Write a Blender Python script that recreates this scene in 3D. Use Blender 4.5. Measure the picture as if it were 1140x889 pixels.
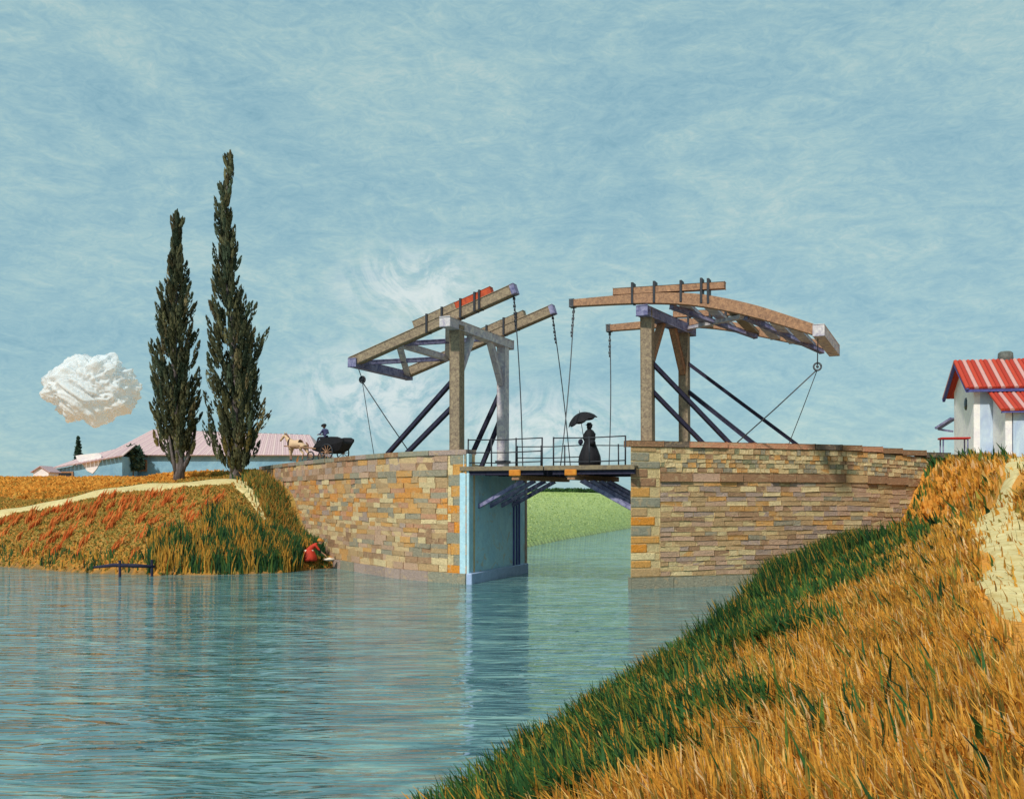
import bpy, bmesh, math, random
import numpy as np
from mathutils import Vector, Matrix, noise as mnoise

random.seed(7); rng = np.random.default_rng(7)
for o in list(bpy.data.objects): bpy.data.objects.remove(o)
scn = bpy.context.scene
COL = scn.collection
R = math.radians

# ------------------------------------------------------------------ camera
F = 1100.0; HZ = 550.0; EYE = 3.45
cam_d = bpy.data.cameras.new('camera'); cam = bpy.data.objects.new('camera', cam_d); COL.objects.link(cam)
cam.location = (0, 0, EYE); cam.rotation_euler = (R(90), 0, 0)
cam_d.sensor_width = 36; cam_d.lens = 36 * F / 1140
cam_d.shift_y = (HZ - 444.5) / 1140
cam_d.clip_start = 0.05; cam_d.clip_end = 6000
scn.camera = cam
scn.view_settings.view_transform = 'Standard'; scn.view_settings.look = 'None'
scn.view_settings.gamma = 1; scn.view_settings.exposure = 0.0
scn.view_settings.use_curve_mapping = False

# ------------------------------------------------------------------ sun + sky
TO_SUN = Vector((-0.40, -0.76, 0.84)).normalized()
sun_d = bpy.data.lights.new('sun', 'SUN'); sun = bpy.data.objects.new('sun', sun_d); COL.objects.link(sun)
sun_d.energy = 3.6; sun_d.angle = R(3.0); sun_d.color = (1, 0.94, 0.84)
sun.rotation_euler = TO_SUN.to_track_quat('Z', 'Y').to_euler(); sun.location = (-40, -40, 60)

def srgb(r, g, b, k=1.0):
    f = lambda c: (c / 12.92 if c <= 0.04045 else ((c + 0.055) / 1.055) ** 2.4)
    return (f(r / 255) * k, f(g / 255) * k, f(b / 255) * k, 1)

class NT:
    """tiny node-tree helper"""
    def __init__(s, tree): s.t = tree; s.n = tree.nodes; s.l = tree.links
    def new(s, typ, **kw):
        nd = s.n.new(typ)
        for k, v in kw.items():
            if k.startswith('_'): setattr(nd, k[1:], v)
            else: nd.inputs[k.replace('__', ' ')].default_value = v
        return nd
    def link(s, a, ao, b, bi): s.l.new(a.outputs[ao], b.inputs[bi])
    def ramp(s, stops, interp='LINEAR'):
        nd = s.n.new('ShaderNodeValToRGB'); cr = nd.color_ramp; cr.interpolation = interp
        while len(cr.elements) < len(stops): cr.elements.new(0.5)
        for e, (p, c) in zip(cr.elements, stops):
            e.position = p; e.color = c if len(c) == 4 else (*c, 1)
        return nd
    def mix(s, blend='MIX', fac=None):
        nd = s.n.new('ShaderNodeMix'); nd.data_type = 'RGBA'; nd.blend_type = blend
        if fac is not None: nd.inputs[0].default_value = fac
        return nd

world = bpy.data.worlds.new('World'); scn.world = world; world.use_nodes = True
W = NT(world.node_tree); W.n.clear()
sky = W.new('ShaderNodeTexSky', _sky_type='NISHITA', _sun_disc=False)
sky.sun_elevation = math.asin(TO_SUN.z); sky.sun_rotation = math.atan2(TO_SUN.x, TO_SUN.y)
sky.air_density = 1.0; sky.dust_density = 0.6; sky.ozone_density = 1.2
tc = W.new('ShaderNodeTexCoord')
# brush-like cirrus veil: stretched, strongly warped noise over the direction sphere
mp = W.new('ShaderNodeMapping'); mp.inputs['Scale'].default_value = (1, 1, 2.6); mp.inputs['Rotation'].default_value = (0, R(9), 0)
W.link(tc, 'Generated', mp, 'Vector')
n1 = W.new('ShaderNodeTexNoise', Scale=3.2, Detail=8.0, Roughness=0.62, Distortion=1.1)
n2 = W.new('ShaderNodeTexNoise', Scale=42.0, Detail=6.0, Roughness=0.72, Distortion=3.0)
n3 = W.new('ShaderNodeTexNoise', Scale=11.0, Detail=6.0, Roughness=0.6, Distortion=2.6)
for n in (n1, n2, n3): W.link(mp, 'Vector', n, 'Vector')
# veil colour laid over the Nishita sky (thin high cloud and haze), expressed at the sky's own brightness
tint = W.ramp([(0.0, srgb(124, 170, 186)), (0.35, srgb(144, 186, 199)), (0.55, srgb(155, 194, 203)), (0.75, srgb(168, 203, 206)), (1.0, srgb(188, 213, 210))])
m1 = W.new('ShaderNodeMath', _operation='MULTIPLY_ADD'); W.link(n3, 'Fac', m1, 0); m1.inputs[1].default_value = 0.7
W.link(n1, 'Fac', m1, 2)
m2 = W.new('ShaderNodeMath', _operation='MULTIPLY_ADD'); W.link(n2, 'Fac', m2, 0); m2.inputs[1].default_value = 0.62; W.link(m1, 'Value', m2, 2)
m3 = W.new('ShaderNodeMapRange'); W.link(m2, 'Value', m3, 'Value')
m3.inputs['From Min'].default_value = 0.74; m3.inputs['From Max'].default_value = 1.44
W.link(m3, 'Result', tint, 'Fac')
sc = W.new('ShaderNodeVectorMath', _operation='SCALE'); W.link(tint, 'Color', sc, 0); sc.inputs['Scale'].default_value = 10.0
mixsky = W.mix(fac=0.88); W.link(sky, 'Color', mixsky, 6); W.link(sc, 'Vector', mixsky, 7)
# low white wisps standing over the left part of the bridge
def dirmask(px, py, radx, radz):
    d = Vector(((px - 570) / F, 1, (HZ - py) / F)).normalized()
    sub = W.new('ShaderNodeVectorMath', _operation='SUBTRACT'); W.link(tc, 'Generated', sub, 0); sub.inputs[1].default_value = d
    wv = W.new('ShaderNodeVectorMath', _operation='MULTIPLY'); W.link(sub, 'Vector', wv, 0); wv.inputs[1].default_value = (1 / radx, 1 / radx, 1 / radz)
    ln = W.new('ShaderNodeVectorMath', _operation='LENGTH'); W.link(wv, 'Vector', ln, 0)
    mr = W.new('ShaderNodeMapRange', _interpolation_type='SMOOTHSTEP'); W.link(ln, 'Value', mr, 'Value')
    mr.inputs['From Min'].default_value = 1.0; mr.inputs['From Max'].default_value = 0.15
    return mr
masks = [dirmask(465, 325, 0.11, 0.062), dirmask(420, 440, 0.14, 0.075), dirmask(600, 480, 0.15, 0.065)]
acc = masks[0]
for mk in masks[1:]:
    mx = W.new('ShaderNodeMath', _operation='MAXIMUM'); W.link(acc, 0, mx, 0); W.link(mk, 0, mx, 1); acc = mx
nw = W.new('ShaderNodeTexNoise', Scale=13.0, Detail=8.0, Roughness=0.68, Distortion=3.5); W.link(tc, 'Generated', nw, 'Vector')
rw = W.new('ShaderNodeMapRange', _interpolation_type='SMOOTHSTEP'); W.link(nw, 'Fac', rw, 'Value'); rw.inputs['From Min'].default_value = 0.36; rw.inputs['From Max'].default_value = 0.62
wm = W.new('ShaderNodeMath', _operation='MULTIPLY'); W.link(acc, 0, wm, 0); W.link(rw, 'Result', wm, 1)
wm2 = W.new('ShaderNodeMath', _operation='MULTIPLY'); W.link(wm, 0, wm2, 0); wm2.inputs[1].default_value = 0.68
mixw = W.mix(); W.link(wm2, 0, mixw, 0); W.link(mixsky, 2, mixw, 6); mixw.inputs[7].default_value = (7.9, 8.5, 8.4, 1)
bg = W.new('ShaderNodeBackground', Strength=0.1); W.link(mixw, 2, bg, 'Color')
wo = W.new('ShaderNodeOutputWorld'); W.link(bg, 'Background', wo, 'Surface')

# ------------------------------------------------------------------ helpers
def P(px, py, Y): return Vector(((px - 570) / F * Y, Y, EYE + (HZ - py) / F * Y))
U = Vector((0.93, -0.3676, 0)).normalized(); V = Vector((-U.y, U.x, 0))
O0 = Vector((-1.73, 38.0, 0))
def B(a, b, z): return O0 + U * a + V * b + Vector((0, 0, z))      # bridge frame: along the road, across it, up

def tag(o, label=None, cat=None, group=None, kind=None):
    if label: o['label'] = label
    if cat: o['category'] = cat
    if group: o['group'] = group
    if kind: o['kind'] = kind
    return o
def empty(name, loc, label, cat, group=None):
    o = bpy.data.objects.new(name, None); COL.objects.link(o); o.location = loc; o.empty_display_size = 0.3
    return tag(o, label, cat, group)
def origin(o):
    v = Vector((0, 0, 0))
    while o is not None: v += o.location; o = o.parent
    return v

class MB:
    def __init__(s): s.v = []; s.f = []; s.c = []; s.cur = (1, 1, 1, 1)
    def add(s, vs, fs, col=None):
        k = len(s.v); s.v += [Vector(p) for p in vs]; s.f += [tuple(i + k for i in f) for f in fs]
        s.c += [col or s.cur] * len(vs)
    def box(s, c, ax, ay, az, hx, hy, hz, col=None, ch=0.0):
        c = Vector(c); ax, ay, az = Vector(ax) * hx, Vector(ay) * hy, Vector(az) * hz
        if ch <= 0:
            vs = [c + ax * i + ay * j + az * k for i in (-1, 1) for j in (-1, 1) for k in (-1, 1)]
            s.add(vs, [(0, 1, 3, 2), (4, 6, 7, 5), (0, 4, 5, 1), (2, 3, 7, 6), (0, 2, 6, 4), (1, 5, 7, 3)], col)
        else:   # chamfered box: bm bevel by hand through bmesh
            bm = bmesh.new(); bmesh.ops.create_cube(bm, size=2)
            M = Matrix(((ax.x, ay.x, az.x, c.x), (ax.y, ay.y, az.y, c.y), (ax.z, ay.z, az.z, c.z), (0, 0, 0, 1)))
            bm.transform(M)
            bmesh.ops.bevel(bm, geom=bm.edges[:], offset=ch, segments=1, affect='EDGES')
            s.bm(bm, col)
    def bm(s, bm, col=None):
        bm.verts.index_update()
        s.add([v.co.copy() for v in bm.verts], [tuple(v.index for v in f.verts) for f in bm.faces], col); bm.free()
    def beam(s, p0, p1, w, h, col=None, up=(0, 0, 1), ch=0.02):
        p0, p1 = Vector(p0), Vector(p1); d = p1 - p0; L = d.length; d.normalize()
        side = d.cross(Vector(up))
        if side.length < 1e-4: side = d.cross(Vector((0.36, 0.93, 0)))
        side.normalize(); u2 = side.cross(d).normalized()
        s.box((p0 + p1) / 2, d, side, u2, L / 2, w / 2, h / 2, col, ch)
    def tube(s, pts, rad, n=8, col=None, cap=True):
        pts = [Vector(p) for p in pts]; 
        if not hasattr(rad, '__len__'): rad = [rad] * len(pts)
        vs = []; fs = []; ref = None
        for i, p in enumerate(pts):
            d = (pts[min(i + 1, len(pts) - 1)] - pts[max(i - 1, 0)]).normalized()
            if ref is None: ref = d.orthogonal().normalized()
            a = (ref - d * ref.dot(d)).normalized(); ref = a; b = d.cross(a)
            for k in range(n):
                t = 2 * math.pi * k / n; vs.append(p + (a * math.cos(t) + b * math.sin(t)) * rad[i])
        for i in range(len(pts) - 1):
            for k in range(n): fs.append((i * n + k, i * n + (k + 1) % n, (i + 1) * n + (k + 1) % n, (i + 1) * n + k))
        if cap: fs.append(tuple(range(n))[::-1]); fs.append(tuple(range((len(pts) - 1) * n, len(pts) * n)))
        s.add(vs, fs, col)
    def lathe(s, base, prof, n=20, col=None, sx=1, sy=1, wob=0.0, folds=0, ax=None):
        base = Vector(base); vs = []; fs = []
        for (r, z) in prof:
            for k in range(n):
                t = 2 * math.pi * k / n; rr = r * (1 + wob * math.cos(folds * t))
                p = Vector((rr * math.cos(t) * sx, rr * math.sin(t) * sy, z))
                if ax is not None: p = ax @ p
                vs.append(base + p)
        m = len(prof)
        for i in range(m - 1):
            for k in range(n): fs.append((i * n + k, i * n + (k + 1) % n, (i + 1) * n + (k + 1) % n, (i + 1) * n + k))
        fs.append(tuple(range(n))[::-1]); fs.append(tuple(range((m - 1) * n, m * n)))
        s.add(vs, fs, col)
    def ball(s, c, r, col=None, sub=2, scale=(1, 1, 1), nz=0.0, nf=1.0):
        bm = bmesh.new(); bmesh.ops.create_icosphere(bm, subdivisions=sub, radius=1)
        c = Vector(c)
        for v in bm.verts:
            q = v.co.copy(); k = 1 + (nz * mnoise.noise(q * nf + c * 0.37) if nz else 0)
            v.co = c + Vector((q.x * r * scale[0], q.y * r * scale[1], q.z * r * scale[2])) * k
        s.bm(bm, col)
    def build(s, name, mat, parent=None, smooth=False):
        me = bpy.data.meshes.new(name); org = origin(parent) if parent else Vector((0, 0, 0))
        me.from_pydata([tuple(v - org) for v in s.v], [], s.f); me.update()
        at = me.color_attributes.new('Col', 'FLOAT_COLOR', 'POINT')
        at.data.foreach_set('color', np.array(s.c, dtype=np.float32).ravel())
        if smooth: me.polygons.foreach_set('use_smooth', [True] * len(me.polygons))
        me.materials.append(mat); o = bpy.data.objects.new(name, me); COL.objects.link(o)
        if parent: o.parent = parent
        return o

def raw_mesh(name, verts, quads, cols, mat, parent=None, smooth=False):
    """numpy bulk mesh: verts (n,3), quads (m,k)"""
    me = bpy.data.meshes.new(name); n = len(verts); m, k = quads.shape
    org = origin(parent) if parent else Vector((0, 0, 0)); verts = verts - np.array(org)
    me.vertices.add(n); me.vertices.foreach_set('co', verts.astype(np.float32).ravel())
    me.loops.add(m * k); me.loops.foreach_set('vertex_index', quads.astype(np.int32).ravel())
    me.polygons.add(m); me.polygons.foreach_set('loop_start', np.arange(0, m * k, k, dtype=np.int32))
    me.polygons.foreach_set('loop_total', np.full(m, k, dtype=np.int32))
    if smooth: me.polygons.foreach_set('use_smooth', np.ones(m, dtype=bool))
    me.update(calc_edges=True)
    at = me.color_attributes.new('Col', 'FLOAT_COLOR', 'POINT')
    c4 = np.ones((n, 4), dtype=np.float32); c4[:, :3] = cols[:, :3]; at.data.foreach_set('color', c4.ravel())
    me.materials.append(mat); o = bpy.data.objects.new(name, me); COL.objects.link(o)
    if parent: o.parent = parent
    return o

# ------------------------------------------------------------------ materials
def material(name, col=None, col2=None, vcol=False, var=0.25, scale=6.0, stretch=(1, 1, 1), rough=0.8, bump=0.3, bscale=18.0,
             bdist=0.02, spec=0.3, patch=None, patch_scale=1.5, patch_lo=0.52, trans=0.0, patch_mix=1.0, patch_soft=0.06):
    m = bpy.data.materials.new(name); m.use_nodes = True; T = NT(m.node_tree); T.n.clear()
    tc = T.new('ShaderNodeTexCoord'); mp = T.new('ShaderNodeMapping'); mp.inputs['Scale'].default_value = stretch
    T.link(tc, 'Object', mp, 'Vector')
    n = T.new('ShaderNodeTexNoise', Scale=scale, Detail=6.0, Roughness=0.65, Distortion=0.8); T.link(mp, 'Vector', n, 'Vector')
    if vcol:
        a = T.new('ShaderNodeVertexColor', _layer_name='Col'); base = (a, 'Color')
    else:
        c1 = col; c2 = col2 or tuple(x * 0.6 for x in col[:3]) + (1,)
        rp = T.ramp([(0.35, c1), (0.65, c2)]); T.link(n, 'Fac', rp, 'Fac'); base = (rp, 'Color')
    # value variation
    n2 = T.new('ShaderNodeTexNoise', Scale=scale * 3.1, Detail=5.0, Roughness=0.7, Distortion=1.5); T.link(mp, 'Vector', n2, 'Vector')
    mr = T.new('ShaderNodeMapRange'); T.link(n2, 'Fac', mr, 'Value'); mr.inputs['From Min'].default_value = 0.25; mr.inputs['From Max'].default_value = 0.75
    mr.inputs['To Min'].default_value = 1 - var; mr.inputs['To Max'].default_value = 1 + var
    mul = T.new('ShaderNodeVectorMath', _operation='SCALE'); T.link(*base, mul, 0); T.link(mr, 'Result', mul, 'Scale')
    cur = (mul, 'Vector')
    if patch is not None:
        n3 = T.new('ShaderNodeTexNoise', Scale=patch_scale, Detail=6.0, Roughness=0.7, Distortion=1.2); T.link(mp, 'Vector', n3, 'Vector')
        m3 = T.new('ShaderNodeMapRange', _interpolation_type='SMOOTHSTEP'); T.link(n3, 'Fac', m3, 'Value')
        m3.inputs['From Min'].default_value = patch_lo; m3.inputs['From Max'].default_value = patch_lo + patch_soft; m3.inputs['To Max'].default_value = patch_mix
        mx = T.mix(); T.link(m3, 'Result', mx, 0); T.link(*cur, mx, 6); mx.inputs[7].default_value = patch; cur = (mx, 2)
    bs = T.new('ShaderNodeBsdfPrincipled', Roughness=rough); bs.inputs['Specular IOR Level'].default_value = spec
    T.link(*cur, bs, 'Base Color')
    if bump > 0:
        nb = T.new('ShaderNodeTexNoise', Scale=bscale, Detail=5.0, Roughness=0.6, Distortion=1.5); T.link(mp, 'Vector', nb, 'Vector')
        b = T.new('ShaderNodeBump', Strength=bump, Distance=bdist); T.link(nb, 'Fac', b, 'Height'); T.link(b, 'Normal', bs, 'Normal')
    out = T.new('ShaderNodeOutputMaterial')
    if trans > 0:
        tr = T.new('ShaderNodeBsdfTranslucent'); T.link(*cur, tr, 'Color')
        ms = T.new('ShaderNodeMixShader', Fac=trans); T.link(bs, 'BSDF', ms, 1); T.link(tr, 'BSDF', ms, 2); T.link(ms, 'Shader', out, 'Surface')
    else: T.link(bs, 'BSDF', out, 'Surface')
    return m

M = {}
M['stone'] = material('stone', vcol=True, var=0.38, scale=4, bump=1.0, bscale=11, bdist=0.05, patch=srgb(190, 162, 124), patch_scale=3.6, patch_lo=0.53, patch_mix=.62, patch_soft=.10)
M['ground'] = material('ground_cover', vcol=True, var=0.30, scale=1.6, stretch=(1, 1, 1), bump=0.9, bscale=3.0, bdist=0.12)
M['leaf'] = material('leaves', vcol=True, var=0.15, scale=2, bump=0, rough=0.6, spec=0.2, trans=0.25)
M['cypress'] = material('cypress_foliage', vcol=True, var=0.2, scale=2, bump=0, rough=0.7, spec=0.15, trans=0.08)
M['grass'] = material('grass_blades', vcol=True, var=0.35, scale=7, bump=0, rough=0.85, spec=0.05, trans=0.3)
M['path'] = material('pale_path_sand', col=srgb(222, 204, 150), col2=srgb(196, 172, 112), var=0.12, scale=2.5, bump=0.6, bscale=8, bdist=0.05)
M['road'] = material('road_dust', col=srgb(170, 150, 120), col2=srgb(140, 120, 96), var=0.15, scale=2.5, bump=0.5, bscale=8, bdist=0.04)
M['timber'] = material('weathered_timber', col=srgb(162, 144, 118), col2=srgb(112, 96, 84), var=0.3, scale=9, bump=0.5, bscale=16, bdist=0.02)
M['timber_brown'] = material('brown_timber', col=srgb(178, 136, 104), col2=srgb(130, 98, 80), var=0.3, scale=9, bump=0.5, bscale=16, bdist=0.02)
M['timber_white'] = material('whitewashed_timber', col=srgb(214, 208, 206), col2=srgb(158, 152, 172), var=0.15, scale=4, bump=0.4, bscale=14, bdist=0.02)
M['timber_lilac'] = material('lilac_grey_timber', col=srgb(150, 148, 178), col2=srgb(88, 88, 128), var=0.25, scale=4, bump=0.4, bscale=14, bdist=0.02)
M['timber_dark'] = material('tarred_timber', col=srgb(52, 50, 72), col2=srgb(34, 32, 52), var=0.2, scale=5, bump=0.4)
M['timber_red'] = material('red_painted_timber', col=srgb(196, 84, 48), col2=srgb(160, 66, 44), var=0.2, scale=5, bump=0.4)
M['orange'] = material('orange_painted_end', col=srgb(212, 140, 48), col2=srgb(190, 112, 40), var=0.15, bump=0.3)
M['iron'] = material('dark_iron', col=srgb(40, 42, 52), col2=srgb(26, 28, 38), var=0.2, rough=0.55, bump=0.2, spec=0.5)
M['rust'] = material('grey_chain_iron', col=srgb(88, 92, 98), col2=srgb(60, 62, 70), var=0.2, rough=0.6, bump=0.2, spec=0.5)
M['plaster_shade'] = material('shade_blue_plaster', col=srgb(186, 220, 230), col2=srgb(164, 204, 222), var=0.14, scale=1.5, bump=0.6, bscale=6, bdist=0.03,
                             patch=srgb(196, 182, 152), patch_scale=1.1, patch_lo=0.56, patch_mix=.75, patch_soft=.1)  # blue of the shaded inner face is put into the base colour
M['lav'] = material('lavender_stone', col=srgb(172, 190, 222), col2=srgb(152, 172, 206), var=0.12, scale=2, bump=0.4)
M['deck'] = material('deck_plank', col=srgb(140, 124, 96), col2=srgb(110, 98, 84), var=0.2, scale=5, bump=0.4)
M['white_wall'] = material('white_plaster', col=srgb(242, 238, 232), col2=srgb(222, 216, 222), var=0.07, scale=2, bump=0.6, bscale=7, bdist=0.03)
M['shaded_wall'] = material('shaded_side_plaster', col=srgb(196, 212, 222), col2=srgb(160, 178, 208), var=0.08, scale=1.6, stretch=(1, 1, .35), bump=0.6, bscale=7, bdist=0.03)  # bluish shade of the house side painted into its wall colour
M['blue_wall'] = material('blue_farm_plaster', col=srgb(136, 180, 202), col2=srgb(112, 156, 184), var=0.10, scale=0.7, bump=0.5, bscale=4, bdist=0.05)
M['pink_roof'] = material('faded_pink_tiles', vcol=True, var=0.10, scale=1.0, bump=0.6, bscale=4, bdist=0.06)
M['red_tile'] = material('red_roof_tiles', vcol=True, var=0.18, scale=3, bump=0.4, bscale=10, bdist=0.03)
M['lilac_trim'] = material('violet_trim', col=srgb(86, 88, 150), col2=srgb(70, 70, 120), var=0.1, bump=0.2)
M['glass'] = material('dark_window_glass', col=srgb(52, 60, 66), col2=srgb(38, 44, 52), var=0.1, rough=0.15, bump=0, spec=0.5)
M['black_cloth'] = material('black_cloth', col=srgb(30, 28, 34), col2=srgb(18, 18, 24), var=0.2, rough=0.75, bump=0.4, bscale=20)
M['figure'] = material('figure_colours', vcol=True, var=0.12, scale=10, bump=0.2, bscale=30, bdist=0.005, rough=0.7)
M['bark'] = material('pale_bark', col=srgb(132, 122, 124), col2=srgb(84, 74, 70), var=0.2, scale=4, stretch=(1, 1, .25), bump=0.8, bscale=8, bdist=0.05)
M['cloud'] = material('cloud_white', col=(.90, .96, 1, 1), col2=(.84, .91, .97, 1), var=0.02, scale=0.05, bump=.5, bscale=0.15, bdist=1.2, rough=1, spec=0, trans=0.45)
def soften_cloud(m):
    T = NT(m.node_tree); out = [n for n in T.n if n.type == 'OUTPUT_MATERIAL'][0]; src = out.inputs['Surface'].links[0].from_socket
    lw = T.new('ShaderNodeLayerWeight', Blend=0.5); tcx = T.new('ShaderNodeTexCoord'); nn = T.new('ShaderNodeTexNoise', Scale=.12, Detail=7.0, Roughness=.7, Distortion=2.0); T.link(tcx, 'Object', nn, 'Vector')
    ma = T.new('ShaderNodeMath', _operation='MULTIPLY_ADD'); T.link(nn, 'Fac', ma, 0); ma.inputs[1].default_value = .9; T.link(lw, 'Facing', ma, 2)
    mr = T.new('ShaderNodeMapRange', _interpolation_type='SMOOTHSTEP'); T.link(ma, 'Value', mr, 'Value'); mr.inputs['From Min'].default_value = .80; mr.inputs['From Max'].default_value = 1.32
    tp_ = T.new('ShaderNodeBsdfTransparent'); mx = T.new('ShaderNodeMixShader'); T.link(mr, 'Result', mx, 0); T.l.new(src, mx.inputs[1]); T.link(tp_, 'BSDF', mx, 2); T.link(mx, 'Shader', out, 'Surface')
soften_cloud(M['cloud'])
M['straw'] = material('straw', vcol=True, var=0.15, bump=0.3)

# ------------------------------------------------------------------ terrain function
def sstep(x): x = np.clip(x, 0, 1); return x * x * (3 - 2 * x)
WALL_L = [Vector((-1.73, 38.0, 0)), Vector((-3.60, 39.4, 0)), Vector((-5.27, 41.3, 0)), Vector((-7.85, 45.6, 0)), Vector((-11.4, 52.5, 0)), Vector((-15.8, 62.0, 0))]
WALL_R = [Vector((4.30, 36.0, 0)), Vector((9.62, 37.8, 0)), Vector((13.6, 39.4, 0)), Vector((20.5, 43.0, 0))]
def chaikin(pts, n=3):
    for _ in range(n):
        out = [pts[0]]
        for i in range(len(pts) - 1):
            a, b = pts[i], pts[i + 1]
            if i > 0: out.append(a.lerp(b, .25))
            if i < len(pts) - 2: out.append(a.lerp(b, .75))
        pts = out + [pts[-1]]
    return pts
CTRL_L, CTRL_R = WALL_L, WALL_R
WALL_L, WALL_R = chaikin(WALL_L), chaikin(WALL_R)
back_l = B(0, 6, 0); back_r = B(6.34, 6, 0)
far_l = [(back_l.x, back_l.y), (.35, 52), (.57, 63), (4.2, 76), (11.8, 100), (31, 160), (75, 300), (700, 2400)]
far_r = [(back_r.x, back_r.y), (12, 56), (24, 84), (45, 130), (80, 205), (130, 300), (900, 2400)]
shore_l = [(-8.3, 46.6), (-9.2, 45.3), (-9.9, 43.6), (-12, 42.5), (-15.5, 42.1), (-19, 43.4), (-26, 48.3), (-40, 56), (-90, 75), (-900, 200)]
shore_r = [(-24, -46), (-8, -6.5), (-.40, 11.2), (2.45, 18.0), (5.15, 24.2), (7.6, 31), (9.9, 37.9)]
poly_l = far_l[::-1] + [(WALL_L[0].x, WALL_L[0].y)] + [(w.x, w.y) for w in WALL_L[1:] if w.y < 46.0] + shore_l + [(-900, 2400)]
poly_r = shore_r + [(w.x, w.y) for w in WALL_R[::-1] if w.x < 9.7] + far_r + [(2400, 2400), (2400, -46)]

def segdist(x, y, pts):
    d = np.full(x.shape, 1e9)
    for (x0, y0), (x1, y1) in zip(pts[:-1], pts[1:]):
        dx, dy = x1 - x0, y1 - y0; t = np.clip(((x - x0) * dx + (y - y0) * dy) / (dx * dx + dy * dy), 0, 1)
        d = np.minimum(d, np.hypot(x - x0 - t * dx, y - y0 - t * dy))
    return d
def inpoly(x, y, pts):
    r = np.zeros(x.shape, dtype=bool); n = len(pts)
    for i in range(n):
        x0, y0 = pts[i]; x1, y1 = pts[(i + 1) % n]
        if y0 == y1: continue
        c = ((y0 > y) != (y1 > y)) & (x < (x1 - x0) * (y - y0) / (y1 - y0) + x0); r ^= c
    return r
def inset(pts, d):
    out = []
    for i, p in enumerate(pts):
        t = (pts[min(i + 1, len(pts) - 1)] - pts[max(i - 1, 0)]).normalized(); out.append(p + Vector((t.y, -t.x, 0)) * d)
    return out
fl = inset(WALL_L, 0.62)
b1 = B(-.75, .65, 0); b2 = B(-.75, 5.6, 0)
fill_l = [(b1.x, b1.y)] + [(p.x, p.y) for p in fl[1:]] + [(-12.5, 68), (-6.5, 55), (-4, 49), (b2.x, b2.y)]
fr = inset(WALL_R, -0.62)
c1 = B(7.1, 1.4, 0); c2 = B(7.1, 5.6, 0)
fill_r = [(c1.x, c1.y)] + [(p.x, p.y) for p in fr[1:]] + [(30, 45), (120, 45), (120, 70), (14, 62), (c2.x, c2.y)]
def nz(x, y, s, seed=0.0):
    return (np.sin(x * s * 1.3 + y * s * .7 + seed) + np.sin(x * s * .6 - y * s * 1.7 + 2 + seed * 2) + np.sin(x * s * 2.3 + y * s * 2.1 + 5 + seed)) / 3
def road_z_l(y): return 4.46 + 0.72 * sstep((y - 41.5) / 8.0)
def H(x, y):
    x = np.asarray(x, dtype=float); y = np.asarray(y, dtype=float)
    inl = inpoly(x, y, poly_l); inr = inpoly(x, y, poly_r)
    ds_l = segdist(x, y, shore_l); ds_f = segdist(x, y, far_l)
    wl = segdist(x, y, [(p.x, p.y) for p in WALL_L]); 
    top = 4.15 + 1.05 * sstep((x + 30) / 9) 
    hl = top * (1 - np.exp(-ds_l / 7.6)) + (.1 + .85 * sstep((-24 - x) / 8)) * sstep((y - 62) / 45) 
    red = (1 - sstep(wl / 4.5)) * 0.72 * (1 - sstep((y - 48.5) / 6))
    hl = hl * (1 - red) + 0.10 * nz(x, y, .9) + .38 * (1 - np.exp(-ds_l / .25)) * np.exp(-ds_l / 7.0)
    # beyond the bridge the left bank is a plain green dyke
    hf = 3.72 * (1 - np.exp(-ds_f / 2.0)) + .0 * x
    behind = sstep((x + 6) / 4) * sstep((y - 44) / 3)
    hl = hf * behind + hl * (1 - behind)
    hl = np.maximum(hl, 0.06 + 0 * x)
    hl = np.where(inpoly(x, y, fill_l), np.maximum(hl, road_z_l(y)), hl)
    ds_r = segdist(x, y, shore_r); t = sstep((y - 20) / 20)
    cap = 1.85 + 3.05 * sstep((y - 12) / 31)
    lin = (.42 * ds_r + .12 * (1 - np.exp(-ds_r / .3))) * (1 - .24 * sstep((y - 26) / 10)) + t * 2.3 * sstep((ds_r - 6.3) / 2.4)
    k = 0.35; m = np.exp(-lin / k) + np.exp(-cap / k); hr = -k * np.log(m + 1e-12) 
    hr = np.maximum(hr, 0.03) + 0.07 * nz(x, y, 1.1, 3) * sstep(ds_r / 1.5)
    ds_fr = segdist(x, y, far_r)
    hrf = 4.3 * (1 - np.exp(-ds_fr / 4.0))
    inf = (ds_fr < ds_r) & (y > 40)
    hr = np.where(inf, hrf, hr)
    hr = np.where(inpoly(x, y, fill_r), np.maximum(4.46 + .6 * sstep((x - 8) / 10), np.where(inf, hrf, 0)), hr)
    dsh = np.minimum(np.minimum(ds_l, ds_f), np.minimum(ds_r, ds_fr))
    under = -1.3 * sstep(dsh / 2.5) - .12
    inner_l = segdist(x, y, [(back_l.x, back_l.y)] + [(p.x, p.y) for p in WALL_L if p.y < 46.2])
    hl = np.where((inner_l < .85) & ~inpoly(x, y, fill_l) & (y < 46.4), -.5, hl)
    inner_r = segdist(x, y, [(back_r.x, back_r.y)] + [(p.x, p.y) for p in WALL_R if p.x < 9.8])
    hr = np.where((inner_r < .95) & ~inpoly(x, y, fill_r) & (x < 9.9), np.where(x > 7.5, np.minimum(hr, .1), -.5), hr)
    return np.where(inl, hl, np.where(inr, hr, under))
def h1(x, y): return float(H(np.array([x]), np.array([y]))[0])
def hit(px, py, y0=4.0, y1=200.0):
    ys = np.arange(y0, y1, 0.05); xs = (px - 570) / F * ys; zs = EYE + (HZ - py) / F * ys
    hh = H(xs, ys); k = np.argmax(zs < np.maximum(hh, 0)); return Vector((xs[k], ys[k], max(hh[k], 0)))

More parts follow.
